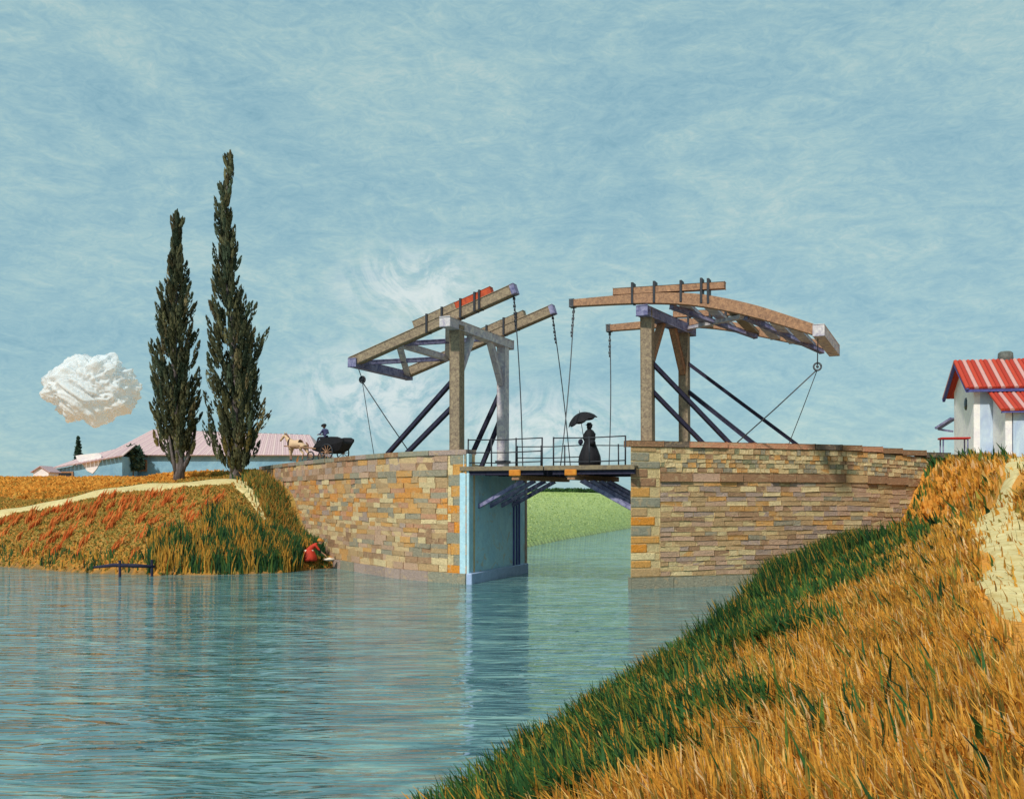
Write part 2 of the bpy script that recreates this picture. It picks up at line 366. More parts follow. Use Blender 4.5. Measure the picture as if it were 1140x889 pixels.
# colours of the ground
def lin(c): return np.array(c[:3])
C_OR = lin(srgb(214, 146, 58)); C_OR2 = lin(srgb(190, 130, 56)); C_GR = lin(srgb(92, 106, 50)); C_OL = lin(srgb(172, 132, 66)); C_OL2 = lin(srgb(142, 120, 60))
C_FG = lin(srgb(170, 186, 120)); C_MUD = lin(srgb(76, 84, 66)); C_DUST = lin(srgb(176, 158, 120))
def mixc(a, b, t): return a * (1 - t[..., None]) + b * t[..., None]
def ground_col(x, y, z):
    sh = x.shape; left = inpoly(x, y, poly_l); c = np.zeros(sh + (3,))
    n = nz(x, y, 1.7, 1) * .5 + nz(x, y, 4.1, 2) * .5
    ds_r = segdist(x, y, shore_r); ds_l = segdist(x, y, shore_l)
    right = mixc(mixc(C_GR + 0 * c, C_OR + 0 * c, sstep((ds_r - 1.3 + .9 * n) / 1.2)), C_OR2 + 0 * c, sstep(n + .2) * .6)
    far = y > 47.5
    olive = mixc(C_OL + 0 * c, C_OL2 + 0 * c, sstep(n + .5))
    olive = mixc(C_OR * .7 + 0 * c, olive, sstep((ds_l - .3) / 1.6 + .25 * n))
    field = mixc(olive, C_OR + 0 * c, sstep((y - 57 + (x + 24) * .35) / 5) * sstep((-x - 17) / 4))
    lf = mixc(field, C_FG + 0 * c, sstep((x + 6) / 5) * sstep((y - 50) / 6))
    c = np.where(left[..., None], lf, right)
    c = np.where(((~left) & far)[..., None], mixc(C_FG + 0 * c, C_DUST + 0 * c, sstep(n) * .3), c)
    c = np.where((inpoly(x, y, fill_l) | inpoly(x, y, fill_r))[..., None], C_DUST, c)
    return np.where((z < 0)[..., None], C_MUD, c)

def axis(lo, hi, step, lo2, hi2):
    a = list(np.arange(lo, hi, step)); s = step
    v = a[-1]
    while v < hi2: s *= 1.22; v += s; a.append(v)
    v = a[0]; s = step; pre = []
    while v > lo2: s *= 1.22; v -= s; pre.append(v)
    return np.array(pre[::-1] + a)
gx = axis(-34, 30, 0.27, -2200, 2200); gy = np.concatenate([axis(3, 68, 0.27, -45, 68), np.arange(68.35, 135, .35), 135 * 1.12 ** np.arange(1, 26)])
GX, GY = np.meshgrid(gx, gy); GZ = H(GX, GY); GC = ground_col(GX, GY, GZ)
nx, ny = len(gx), len(gy); idx = np.arange(nx * ny).reshape(ny, nx)
quads = np.stack([idx[:-1, :-1], idx[:-1, 1:], idx[1:, 1:], idx[1:, :-1]], -1).reshape(-1, 4)
g = raw_mesh('ground', np.stack([GX, GY, GZ], -1).reshape(-1, 3), quads, GC.reshape(-1, 3), M['ground'], smooth=True)
tag(g, kind='structure')

# ------------------------------------------------------------------ water
mw = bpy.data.materials.new('canal_water'); mw.use_nodes = True; T = NT(mw.node_tree); T.n.clear()
tcw = T.new('ShaderNodeTexCoord')
mpw = T.new('ShaderNodeMapping'); mpw.inputs['Scale'].default_value = (0.42, 1.6, 1); mpw.inputs['Rotation'].default_value = (0, 0, R(3)); T.link(tcw, 'Object', mpw, 'Vector')
w1 = T.new('ShaderNodeTexNoise', Scale=1.7, Detail=1.5, Roughness=0.5, Distortion=1.8)
w2 = T.new('ShaderNodeTexNoise', Scale=0.6, Detail=3.0, Roughness=0.5, Distortion=0.6)
for w in (w1, w2): T.link(mpw, 'Vector', w, 'Vector')
ad = T.new('ShaderNodeMath', _operation='MULTIPLY_ADD'); T.link(w2, 'Fac', ad, 0); ad.inputs[1].default_value = 1.7; T.link(w1, 'Fac', ad, 2)
bw = T.new('ShaderNodeBump', Strength=0.9, Distance=0.085); T.link(ad, 'Value', bw, 'Height')
n5 = T.new('ShaderNodeTexNoise', Scale=1.1, Detail=7.0, Roughness=0.7, Distortion=1.4); T.link(mpw, 'Vector', n5, 'Vector')
rw = T.ramp([(0.34, srgb(48, 82, 88)), (0.5, srgb(80, 120, 124)), (0.6, srgb(110, 148, 144)), (0.72, srgb(152, 176, 160))]); T.link(n5, 'Fac', rw, 'Fac')
bs = T.new('ShaderNodeBsdfPrincipled', Roughness=0.03, IOR=1.6); T.link(rw, 'Color', bs, 'Base Color'); T.link(bw, 'Normal', bs, 'Normal')
bs.inputs['Specular IOR Level'].default_value = 0.6
ow = T.new('ShaderNodeOutputMaterial'); T.link(bs, 'BSDF', ow, 'Surface')
b = MB(); b.add([(-2200, -45, 0), (2200, -45, 0), (2200, 2300, 0), (-2200, 2300, 0)], [(0, 1, 2, 3)])
tag(b.build('water', mw), kind='structure')

# ------------------------------------------------------------------ paths and roads (ribbons on the ground)
def ribbon(name, pts, widths, mat, lift=0.05, n=None, rag=0.0, zf=None):
    pts = [Vector(p) for p in pts]; dense = []; wd = []
    for i in range(len(pts) - 1):
        L = (pts[i + 1] - pts[i]).length; k = max(2, int(L / 0.25))
        for j in range(k): dense.append(pts[i].lerp(pts[i + 1], j / k)); wd.append(widths[i] * (1 - j / k) + widths[i + 1] * j / k)
    dense.append(pts[-1]); wd.append(widths[-1])
    for _ in range(12):
        for i in range(1, len(dense) - 1): dense[i] = (dense[i - 1] + dense[i] * 2 + dense[i + 1]) / 4
    C = 9; vs = []
    for i, p in enumerate(dense):
        t = (dense[min(i + 1, len(dense) - 1)] - dense[max(i - 1, 0)]); t.z = 0; t.normalize(); s = Vector((t.y, -t.x, 0))
        wl = wd[i] * (1 + rag * mnoise.noise(Vector((i * .11, 0, len(pts))))); wr = wd[i] * (1 + rag * mnoise.noise(Vector((i * .13, 9, len(pts)))))
        for k in range(C):
            u = k / (C - 1) * 2 - 1; q = p + s * u * (wl if u < 0 else wr) / 2
            vs.append([q.x, q.y, 0])
    vs = np.array(vs); vs[:, 2] = (H(vs[:, 0], vs[:, 1]) if zf is None else zf(vs[:, 0], vs[:, 1])) + lift
    edge = np.tile(np.array([1] + [0] * (C - 2) + [1]), len(dense)); vs[:, 2] -= edge * (lift + .03)
    m = len(dense); ii = np.arange(m * C).reshape(m, C)
    q = np.stack([ii[:-1, :-1], ii[:-1, 1:], ii[1:, 1:], ii[1:, :-1]], -1).reshape(-1, 4)[:, ::-1]
    o = raw_mesh(name, vs, q, np.ones((len(vs), 3)), mat, smooth=True); tag(o, kind='structure'); return o
ribbon('path', [hit(-20, 577), hit(40, 564), hit(100, 553), hit(140, 545), hit(185, 541), hit(240, 537), hit(275, 534)], [3.2, 3.0, 3.0, 3.2, 3.0, 3.0, 3.0], M['path'], rag=.3, lift=.08)
ribbon('path', [hit(262, 535), hit(272, 545), hit(283, 558), hit(296, 580)], [1.3, .75, .6, .25], M['path'], rag=.3)
rp = [hit(1215, 730), hit(1165, 690), hit(1128, 655), hit(1130, 622), hit(1108, 592), hit(1100, 574), hit(1118, 552), hit(1128, 528), Vector((24.5, 46, 4.9))]
ribbon('path', rp, [.6, .7, 1.35, .8, 1.6, 1.5, .5, .5, 3], M['path'], rag=.5, lift=.06)
def road_pts_l():
    c = inset(CTRL_L[1:], 3.4); return [B(-.4, 3, 0), B(-2.5, 3.2, 0)] + [p for p in c[1:]] + [Vector((-16, 72, 0)), Vector((-30, 95, 0))]
ribbon('road', road_pts_l(), [4.2, 4.4, 4.6, 4.6, 4.4, 3.6, 3, 3], M['road'], lift=.04)
ribbon('road', [B(6.8, 3, 0), B(9, 3.1, 0), Vector((12, 42.3, 0)), Vector((20, 46.5, 0)), Vector((32, 47.5, 0)), Vector((70, 48, 0))], [4.2, 4.4, 4.4, 4, 4, 4], M['road'], lift=.04)

# ------------------------------------------------------------------ stone walls
def pick(pal):
    r = random.random() * sum(w for w, _ in pal)
    for w, c in pal:
        r -= w
        if r <= 0: break
    k = random.uniform(.88, 1.1); m_ = (.44, .30, .18); w = .22 * (len(pal) > 3); return tuple((c[i] * (1 - w) + m_[i] * w) * k for i in range(3)) + (1,)
PINK = srgb(190, 154, 130); LIL = srgb(168, 146, 136); TAN = srgb(186, 152, 108); OCH = srgb(208, 152, 82); ORG = srgb(216, 140, 52); CRM = srgb(222, 200, 152)
GRY = srgb(146, 142, 124); BRN = srgb(156, 118, 88); ROSE = srgb(196, 140, 108); GRN = srgb(130, 136, 104)
class Line:
    def __init__(s, pts, flip):
        s.p = pts; s.L = [0]
        for a, b in zip(pts[:-1], pts[1:]): s.L.append(s.L[-1] + (b - a).length)
        s.len = s.L[-1]; s.flip = flip
    def at(s, d):
        i = 0
        while i < len(s.p) - 2 and d > s.L[i + 1]: i += 1
        a, b = s.p[i], s.p[i + 1]; t = (b - a).normalized(); n = Vector((t.y, -t.x, 0)) * s.flip
        return a + t * (d - s.L[i]), t, n          # n points outward (towards the water)
def courses(mb, line, d0, d1, z0, z1, ch, lmin, lmax, pal, proud=.03, gap=.014, depth=.10, z_of=None, jit=.25):
    z = z0
    while z < z1 - 0.04:
        h = min(ch * random.uniform(.8, 1.25), z1 - z)
        if z1 - z - h < ch * .4: h = z1 - z
        d = d0 - random.uniform(0, .2)
        while d < d1:
            L = random.uniform(lmin, lmax); e = min(d + L, d1); s = max(d, d0)
            # keep stones from straddling a bend
            if e - s > .06 and (jit == 0 or random.random() > .05):
                p, t, n = line.at((s + e) / 2); pr = proud * random.uniform(.3, 1.3)
                dz = z_of(s) if z_of else 0
                hz = (h - gap) / 2 * random.uniform(1 - jit * .2, 1)
                mb.box(p + n * (pr - depth / 2) + Vector((0, 0, z + h / 2 + dz)), t, n, (0, 0, 1), max((e - s - gap) / 2 - random.uniform(0, .02) * (jit > 0), .03), depth / 2, hz, pick(pal), ch=.012)
                if jit > 0:
                    tl = random.uniform(-.045, .045)
                    for q in range(len(mb.v) - 24, len(mb.v)):
                        w_ = mb.v[q]; al = (w_ - p).dot(t); mb.v[q] = w_ + Vector((0, 0, al * tl + random.uniform(-.012, .012))) + t * random.uniform(-.014, .014) + n * random.uniform(-.008, .008)
            d = e
        z += h
def core(name, line, z0, z1, thick, mat, parent, col=(.6, .5, .35, 1), off=.012, d0=0, d1=None, z_of=None):
    mb = MB(); d1 = line.len if d1 is None else d1
    ks = [d0] + [k for k in line.L if d0 < k < d1] + [d1]
    outer = []; inner = []
    for i, d in enumerate(ks):
        pa = line.at(max(d - .01, 0)); pb = line.at(min(d + .01, line.len)); n = (pa[2] + pb[2]).normalized(); p = line.at(d)[0]
        outer.append(p + n * off); inner.append(p + n * (off - thick) if (d > 0 or line.flip < 0) else p + V * (thick - off) + U * .03)
        if d == 0 and line.flip > 0: outer[-1] = p + V * (-off) + U * .03
    for (zz) in (z0, z1): pass
    vs = []
    for o_, i_, d in zip(outer, inner, ks):
        dz = z_of(d) if z_of else 0
        vs += [o_ + Vector((0, 0, z0)), o_ + Vector((0, 0, z1 + dz)), i_ + Vector((0, 0, z1 + dz)), i_ + Vector((0, 0, z0))]
    fs = []
    for i in range(len(ks) - 1):
        for k in range(4): fs.append((i * 4 + k, i * 4 + (k + 1) % 4, i * 4 + 4 + (k + 1) % 4, i * 4 + 4 + k))
    fs += [(0, 1, 2, 3), tuple(len(vs) - 4 + k for k in (3, 2, 1, 0))]
    mb.add(vs, fs, col); return mb.build(name, mat, parent)

# left abutment
AL = empty('bridge_abutment', O0 + Vector((0, 0, -.3)), 'ochre and pink stone abutment left of the canal opening, with a plastered side coloured shade blue', 'stone wall')
lineL = Line(WALL_L, -1)
core('mortar_core', lineL, -1.2, 4.98, .5, M['stone'], AL, col=srgb(206, 176, 132))
mb = MB()
courses(mb, lineL, .95, lineL.len, 2.1, 4.16, .19, .4, 1.2, [(2.4, CRM), (3, OCH), (1.6, ORG), (3, TAN), (1.2, GRY), (2.4, ROSE), (.8, LIL)], proud=.035)
courses(mb, lineL, .95, lineL.len, .42, 2.1, .22, .4, 1.2, [(3, TAN), (2.4, PINK), (1.4, CRM), (1.4, GRY), (1.4, OCH), (1, BRN)], proud=.03)
courses(mb, lineL, .95, lineL.len, 4.42, 4.98, .28, .5, 1.2, [(3, PINK), (3, LIL), (2, BRN), (1.6, ROSE), (1, OCH)], proud=.03)
mb.build('stonework', M['stone'], AL)
mb = MB(); courses(mb, lineL, .95, lineL.len, 4.17, 4.40, .23, .7, 1.3, [(3, PINK), (2, GRY), (1, OCH), (1, BRN)], proud=.07, depth=.16, jit=0); mb.build('string_course', M['stone'], AL)
mb = MB(); courses(mb, lineL, 0.0, lineL.len, 4.99, 5.17, .18, 1.0, 2.0, [(3, GRY), (2, BRN), (2, LIL)], proud=.08, depth=.62, gap=.012, jit=0); mb.build('coping', M['stone'], AL)
mb = MB(); courses(mb, lineL, 0.0, 11.5, -.6, .40, 1.0, 1.2, 2.2, [(3, LIL), (2, GRY)], proud=.10, depth=.25, gap=.01, jit=0); mb.build('plinth', M['stone'], AL)
mb = MB(); z = .40; i = 0
while z < 4.97:
    h = random.choice([.30, .34, .42]); h = min(h, 4.97 - z); L = [.95, .62, .8][i % 3] + random.uniform(-.06, .06)
    p, t, n = lineL.at(L / 2)
    if h > .1: mb.box(p + n * (.05 - .2) + Vector((0, 0, z + h / 2)), t, n, (0, 0, 1), L / 2 - .01, .2, h / 2 - .015, [ORG, GRY, OCH, GRY, ORG, TAN][i % 6] if z < 3.9 else [TAN, OCH, GRY][i % 3], ch=.02)
    if L < .9:
        p, t, n = lineL.at((L + .95) / 2); mb.box(p + n * (.02 - .1) + Vector((0, 0, z + h / 2)), t, n, (0, 0, 1), (.95 - L) / 2 - .01, .1, h / 2 - .015, pick([(3, CRM), (1, ROSE), (1, OCH)]), ch=.012)
    z += h; i += 1
mb.build('quoin', M['stone'], AL)
mb = MB()   # plastered inner face of the opening, bluish shade painted in, with a raised pier end and a lavender footing
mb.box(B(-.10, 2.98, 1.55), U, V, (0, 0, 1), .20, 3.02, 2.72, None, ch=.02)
mb.build('plastered_side', M['plaster_shade'], AL)
mb = MB(); mb.box(B(-.04, .24, 4.65), U, V, (0, 0, 1), .12, .26, .36, None, ch=.02); mb.build('plastered_pier_end', M['plaster_shade'], AL)
mb = MB(); mb.box(B(.10, 3.04, .0), U, V, (0, 0, 1), .12, 3.1, .42, None, ch=.03); mb.build('footing', M['lav'], AL)
mb = MB()
for bb in (4.6, 4.95, 5.25): mb.box(B(.12, bb, 1.9), U, V, (0, 0, 1), .035, .05, 1.45 + .1 * (bb - 4), None, ch=.01)
mb.build('fender_strip', M['lilac_trim'], AL)
mb = MB(); mb.box(B(.0, 6.08, 1.6), U, V, (0, 0, 1), .16, .07, 2.8, srgb(206, 170, 150), ch=.02); mb.build('edge_stone', M['stone'], AL)
mb = MB(); mb.box(B(-1.6, 6.2, 1.6), U, V, (0, 0, 1), 1.5, .2, 2.8, srgb(170, 150, 120)); mb.build('back_wall', M['stone'], AL)

# right abutment
AR = empty('bridge_abutment', WALL_R[0] + Vector((0, 0, -.3)), 'brown and cream rubble stone abutment running to the right behind the grassy bank', 'stone wall')
lineR = Line(WALL_R, 1)
dropR = lambda d: -0.33 * float(sstep((d - 8.5) / 9.5))
core('mortar_core', lineR, -1.2, 5.18, .5, M['stone'], AR, col=srgb(204, 180, 132), z_of=dropR)
mb = MB()
courses(mb, lineR, 1.2, lineR.len, 4.27, 5.18, .16, .16, .42, [(4, CRM), (2, GRY), (2, OCH), (2, TAN), (1, BRN), (1, GRN)], proud=.04, z_of=dropR)
courses(mb, lineR, 1.2, lineR.len, .44, 3.90, .19, .35, 1.0, [(4, TAN), (3, PINK), (2, BRN), (1.4, CRM), (1.6, OCH), (2, LIL), (.7, GRY)], proud=.035, z_of=dropR)
mb.build('stonework', M['stone'], AR)
mb = MB(); courses(mb, lineR, 1.2, lineR.len, 3.92, 4.25, .33, .9, 1.5, [(3, BRN), (2, PINK), (1, TAN)], proud=.12, depth=.24, gap=.02, jit=0, z_of=dropR); mb.build('string_course', M['stone'], AR)
mb = MB(); courses(mb, lineR, 0, lineR.len, 5.19, 5.42, .23, 1.0, 1.7, [(3, BRN), (2, ROSE), (1.4, srgb(110, 96, 84))], proud=.09, depth=.62, gap=.02, jit=0, z_of=dropR); mb.build('coping', M['stone'], AR)
mb = MB(); courses(mb, lineR, 0, 6.5, -.6, .42, 1.02, 1.3, 2.3, [(3, LIL), (1, GRY)], proud=.11, depth=.25, gap=.01, jit=0); mb.build('plinth', M['stone'], AR)
mb = MB(); z = .42; i = 0; qs = [TAN, OCH, CRM, ORG, OCH, GRY, ORG, TAN, GRY, OCH, BRN, BRN, GRY, GRY, TAN]
while z < 5.17:
    h = random.choice([.28, .33, .38]); h = min(h, 5.17 - z); L = [1.2, .78, 1.0, .66][i % 4] + random.uniform(-.05, .05); L = min(L, 1.2)
    p, t, n = lineR.at(L / 2)
    if h > .1: mb.box(p + n * .05 + V * .33 + Vector((0, 0, z + h / 2)), t, V, (0, 0, 1), L / 2 - .01, .33, h / 2 - .015, qs[i % len(qs)], ch=.02)
    if L < 1.15:
        p, t, n = lineR.at((L + 1.2) / 2); mb.box(p + n * (.02 - .1) + Vector((0, 0, z + h / 2)), t, n, (0, 0, 1), (1.2 - L) / 2 - .01, .1, h / 2 - .015, pick([(3, CRM), (1, TAN)]), ch=.012)
    z += h; i += 1
mb.build('quoin', M['stone'], AR)
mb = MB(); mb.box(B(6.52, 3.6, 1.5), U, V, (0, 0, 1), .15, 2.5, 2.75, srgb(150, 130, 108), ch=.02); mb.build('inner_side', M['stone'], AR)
mb = MB(); mb.box(Vector((20.62, 43.05, 4.55)), (1, 0, 0), (0, 1, 0), (0, 0, 1), .13, .2, .62, srgb(70, 66, 62), ch=.02); mb.build('end_post', M['stone'], AR)

# ------------------------------------------------------------------ drawbridge deck
DK = empty('bridge_deck', B(3.15, 3, 4.3), 'low timber drawbridge deck with thin dark railings spanning the canal opening', 'bridge deck')
ZD = 4.50
for (a0, a1) in ((-.28, 3.13), (3.17, 6.62)):
    mb = MB(); a = a0
    while a < a1 - .05:
        w = min(random.uniform(.2, .27), a1 - a); mb.box(B(a + w / 2, 2.95, ZD - .05 + random.uniform(-.006, .006)), U, V, (0, 0, 1), w / 2 - .008, 2.98, .045, None, ch=.008); a += w
    leaf = mb.build('deck_leaf', M['deck'], DK)
    mb = MB()
    for bb in (.12, 1.6, 3.0, 4.4, 5.8): mb.beam(B(a0 + .3, bb, ZD - .21), B(a1 - .02, bb, ZD - .21), .16, .20, ch=.01)
    mb.build('joist', M['timber_dark'], leaf)
    mb = MB(); mb.box(B((a0 + a1) / 2, -.055, ZD - .07), U, V, (0, 0, 1), (a1 - a0) / 2, .022, .085, None, ch=.008); mb.build('edge_board', M['deck'], leaf)
for aa in (2.05, 4.25):
    mb = MB(); mb.box(B(aa, 2.9, ZD - .42), U, V, (0, 0, 1), .15, 3.05, .10, None, ch=.02); cb = mb.build('cross_bearer', M['timber_brown'], DK)
    mb = MB(); mb.box(B(aa, -.19, ZD - .25), U, V, (0, 0, 1), .23, .05, .12, None, ch=.03); mb.build('bearer_end', M['orange'], DK)
for bb in (.9, 2.1, 3.3, 4.5):
    mb = MB(); mb.beam(B(.04, bb, 2.95), B(2.0, bb, ZD - .52), .13, .15); mb.build('strut', M['timber_lilac'], DK)
    mb = MB(); mb.beam(B(6.32, bb + .1, 2.9), B(4.3, bb + .1, ZD - .52), .13, .15); mb.build('strut', M['timber_lilac'], DK)
def railing(a0, a1, b, posts, z=ZD, h=1.06, rails=(1.04, .55, .16)):
    r0 = MB(); sag = random.uniform(-.03, .03)
    for rz in rails: r0.tube([B(a0, b, z + rz), B((a0 + a1) / 2, b, z + rz - .03 + sag), B(a1, b, z + rz + .02)], .022, 6)
    rl = r0.build('railing', M['iron'], DK, True)
    for pa in posts:
        q = MB(); q.tube([B(pa, b, z - .05), B(pa + random.uniform(-.02, .02), b, z + h + .02)], .03, 6); q.build('railing_post', M['iron'], rl, True)
railing(0.02, 3.05, .05, [.02, 1.0, 2.0, 3.05]); railing(3.5, 6.25, .05, [3.5, 4.9, 6.25], rails=(1.04, .16))
railing(-.2, 3.05, 5.85, [-.2, .9, 2.0, 3.05]); railing(3.3, 6.5, 5.85, [3.3, 4.4, 5.5, 6.5], rails=(1.04, .16))

# ------------------------------------------------------------------ drawbridge gantries
def gantry(left):
    if left:
        an, af = -.75, -.62; ztop = 10.08; nb = .7
        T0 = empty('drawbridge_gantry', B(-.7, 3, 4.4), 'left drawbridge gantry with whitewashed crossbeam and balance beams tilted steeply down to the left', 'drawbridge tower', 'lifting gantries of the drawbridge')
        prof = [(1.70, 11.33), (-.75, 10.5), (-5.49, 8.88)]; prof2 = prof
        stays = [('n', 8.1, Vector((-5.25, 41.75, 5.16))), ('n', 7.06, Vector((-4.3, 40.6, 5.16))), ('f', 8.15, B(-2.5, 5.3, 4.5)), ('f', 7.0, B(-1.75, 5.3, 4.5))]
        chains = [(B(1.66, .7, 11.15), B(2.25, .12, ZD)), (B(1.66, 5.2, 11.15), B(2.3, 5.75, ZD))]
    else:
        an, af = 6.76, 7.35; ztop = 10.3; nb = 1.4
        T0 = empty('drawbridge_gantry', B(7.2, 3, 4.4), 'right drawbridge gantry of brown timber with nearly level balance beams and slatted tail frame', 'drawbridge tower', 'lifting gantries of the drawbridge')
        prof = [(3.78, 10.76), (6.76, 10.76), (8.8, 10.56), (10.8, 9.96), (12.7, 9.2)]
        prof2 = [(4.14, 10.38), (7.35, 10.46), (9.3, 10.16), (11.3, 9.58), (13.2, 9.05)]
        stays = [('n', 8.5, Vector((8.3, 37.65, 5.38))), ('n', 7.45, Vector((7.2, 37.3, 5.38))), ('f', 8.86, Vector((11.25, 38.75, 5.34))), ('f', 7.73, Vector((9.35, 38.1, 5.38)))]
        chains = [(B(3.86, 1.4, 10.6), B(3.75, .12, ZD)), (B(4.2, 5.2, 10.3), B(4.0, 5.75, ZD))]
    posts = []
    for k, (aa, bb) in enumerate(((an, nb), (af, 5.2))):
        mb = MB(); mb.beam(B(aa, bb, 4.3), B(aa + (.0 if left else -.03), bb, ztop - .02), .43 if k == 0 else .38, .42, up=V, ch=.03)
        mt = 'timber' if k == 0 else ('timber_white' if left else 'timber')
        po = mb.build('post', M[mt], T0)
        mb = MB(); mb.box(B(aa, bb, ZD + .35), U, V, (0, 0, 1), .26, .27, .06, None, ch=.01); mb.build('iron_band', M['iron'], po)
    zc = ztop + (.0 if left else -.1)
    mb = MB(); am = (an + af) / 2; ud = (B(af, 5.2, 0) - B(an, nb, 0)).normalized()
    mb.beam(B(an, nb, zc) - ud * (1.05 if left else .6), B(af, 5.2, zc - .05) + ud * .7, .40, .36, ch=.03); cbm = mb.build('crossbeam', M['timber_white' if left else 'timber_lilac'], T0)
    # knee braces between post and crossbeam
    p0 = B(an, nb, 0); p1 = B(af, 5.2, 0)
    for (pa, s) in ((p0, 1), (p1, -1)):
        mb = MB(); mb.beam(pa + ud * s * .2 + Vector((0, 0, zc - 1.85)), pa + ud * s * 1.35 + Vector((0, 0, zc - .18)), .22, .22, ch=.02); mb.build('knee_brace', M['timber_white' if left else 'timber_brown'], T0)
    beams = []
    for k, (bb, pr, bv) in enumerate(((nb, prof, .44), (5.2, prof2, .42))):
        mb = MB()
        if left: mb.beam(B(pr[0][0], bb, pr[0][1]), B(pr[-1][0], bb, pr[-1][1]), .32, .36, ch=.03)
        else:   # gently bowed timber, swept along its curve
            hts = [.25, .36, .44, .44, .38] if k == 0 else [.25, .32, .36, .34, .30]
            dense = []
            for i in range(len(pr) - 1):
                for j in range(5): t = j / 5; dense.append((pr[i][0] * (1 - t) + pr[i + 1][0] * t, pr[i][1] * (1 - t) + pr[i + 1][1] * t, hts[i] * (1 - t) + hts[i + 1] * t))
            dense.append((pr[-1][0], pr[-1][1], hts[-1]))
            for _ in range(4):
                for i in range(1, len(dense) - 1): dense[i] = (dense[i][0], (dense[i - 1][1] + dense[i][1] + dense[i + 1][1]) / 3, dense[i][2])
            vs = []; fs = []
            for (a, z, hh) in dense:
                for (sb, sz) in ((-1, -1), (1, -1), (1, 1), (-1, 1)): vs.append(B(a, bb + sb * .18, z + sz * hh / 2))
            for i in range(len(dense) - 1):
                for q in range(4): fs.append((i * 4 + q, i * 4 + (q + 1) % 4, i * 4 + 4 + (q + 1) % 4, i * 4 + 4 + q))
            fs += [(0, 1, 2, 3), tuple(len(vs) - 4 + q for q in (3, 2, 1, 0))]; mb.add(vs, fs)
        bo = mb.build('balance_beam', M['timber' if left else 'timber_brown'], T0); beams.append(bo)
        e = pr[0]; mb = MB(); dv = (B(*(pr[1][0], bb, pr[1][1])) - B(e[0], bb, e[1])).normalized()
        mb.beam(B(e[0], bb, e[1]) - dv * .06, B(e[0], bb, e[1]) + dv * .12, .36, .4 if left else .30, ch=.01); mb.build('end_cap', M['timber_lilac' if left else 'rust'], bo)
    # doubled timber clamped above each beam, with iron bands
    def zat(pr, a):
        pr = sorted(pr)
        for (a0, z0), (a1, z1) in zip(pr[:-1], pr[1:]):
            if a0 <= a <= a1: return z0 + (z1 - z0) * (a - a0) / (a1 - a0)
        return pr[-1][1]
    for k, (bb, pr) in enumerate(((nb, prof), (5.2, prof2))):
        if left: a0, a1 = (-2.6, .75) if k == 0 else (-1.9, -.2 + .6)
        else: a0, a1 = (5.45, 9.6) if k == 0 else (6.9, 9.4)
        up = .36 if left else .36
        zz = lambda a: zat(pr, a) + up + (0 if left else .06 * (a - a0) / 4)
        if left:
            am2 = a0 + (a1 - a0) * .55
            mb = MB(); mb.beam(B(a0, bb, zz(a0)), B(am2, bb, zz(am2)), .30, .27); mb.build('upper_timber', M['timber'], T0)
            mb = MB(); mb.beam(B(am2 + .01, bb, zz(am2)), B(a1, bb, zz(a1)), .30, .26); mb.build('upper_timber', M['timber_red' if k == 0 else 'timber'], T0)
        else:
            mb = MB(); mb.beam(B(a0, bb, 11.07 - k * .3), B(a1, bb, 11.0 - k * .3), .30, .24); mb.build('upper_timber', M['timber_brown'], T0)
        for f in (.18, .38, .62, .80, .86) if k == 0 else (.25, .6, .85):
            a = a0 + (a1 - a0) * f; mb = MB(); hh = .38
            zc2 = zat(pr, a) + .16
            if not left: hh = .40 if a < 8.6 else .46; zc2 = (zat(pr, a) + 11.1 - k * .3) / 2 + .02
            mb.box(B(a, bb, zc2), U, V, (0, 0, 1), .045, .21, hh, None, ch=.008); mb.build('clamp', M['iron'], T0)
    # tail frame between the two beams
    def bp(f, a, dz=-.12): # f: 0 near beam .. 1 far beam
        z = zat(prof, a) * (1 - f) + zat(prof2, a) * f; return B(a, nb + (5.2 - nb) * f, z + dz)
    if left:
        mb = MB(); mb.beam(bp(-.06, -5.35, -.1), bp(1.06, -5.35, -.1), .34, .34); mb.build('tail_beam', M['timber_lilac'], T0)
        mb = MB(); mb.beam(bp(.03, -3.3), bp(.97, -3.3), .24, .24); mb.build('cross_member', M['timber_white'], T0)
        for (f0, a0, f1, a1, mt) in ((.04, -1.2, .96, -3.2, 'timber_white'), (.96, -1.2, .04, -3.2, 'timber_lilac'), (.04, -3.4, .96, -5.2, 'timber_white'), (.96, -3.4, .04, -5.2, 'timber_lilac')):
            mb = MB(); mb.beam(bp(f0, a0), bp(f1, a1), .2, .16); mb.build('frame_brace', M[mt], T0)
    else:
        mb = MB(); mb.beam(bp(-.06, 12.86, -.05), bp(1.08, 13.12, -.05), .36, .40); mb.build('tail_beam', M['timber_white'], T0)
        for i, a in enumerate((8.2, 9.1, 10.0, 10.8, 11.5, 12.15)):
            mb = MB(); mb.beam(bp(.04, a - .15), bp(.96, a + .15), .34, .12); mb.build('frame_slat', M[['timber_white', 'timber_white', 'timber', 'timber_white'][i % 4]], T0)
        for (f0, a0, f1, a1, mt) in ((.05, 7.6, .95, 10.2, 'timber_lilac'), (.95, 7.6, .05, 10.2, 'timber_white'), (.05, 10.3, .95, 12.7, 'timber_lilac')):
            mb = MB(); mb.beam(bp(f0, a0, -.26), bp(f1, a1, -.26), .2, .14); mb.build('frame_brace', M[mt], T0)
    for (w, z0, foot) in stays:
        top = B(an, nb, z0) if w == 'n' else B(af, 5.2, z0)
        mb = MB(); mb.beam(top, foot, .14, .14, ch=.02); mb.build('stay', M['timber_dark'], T0)
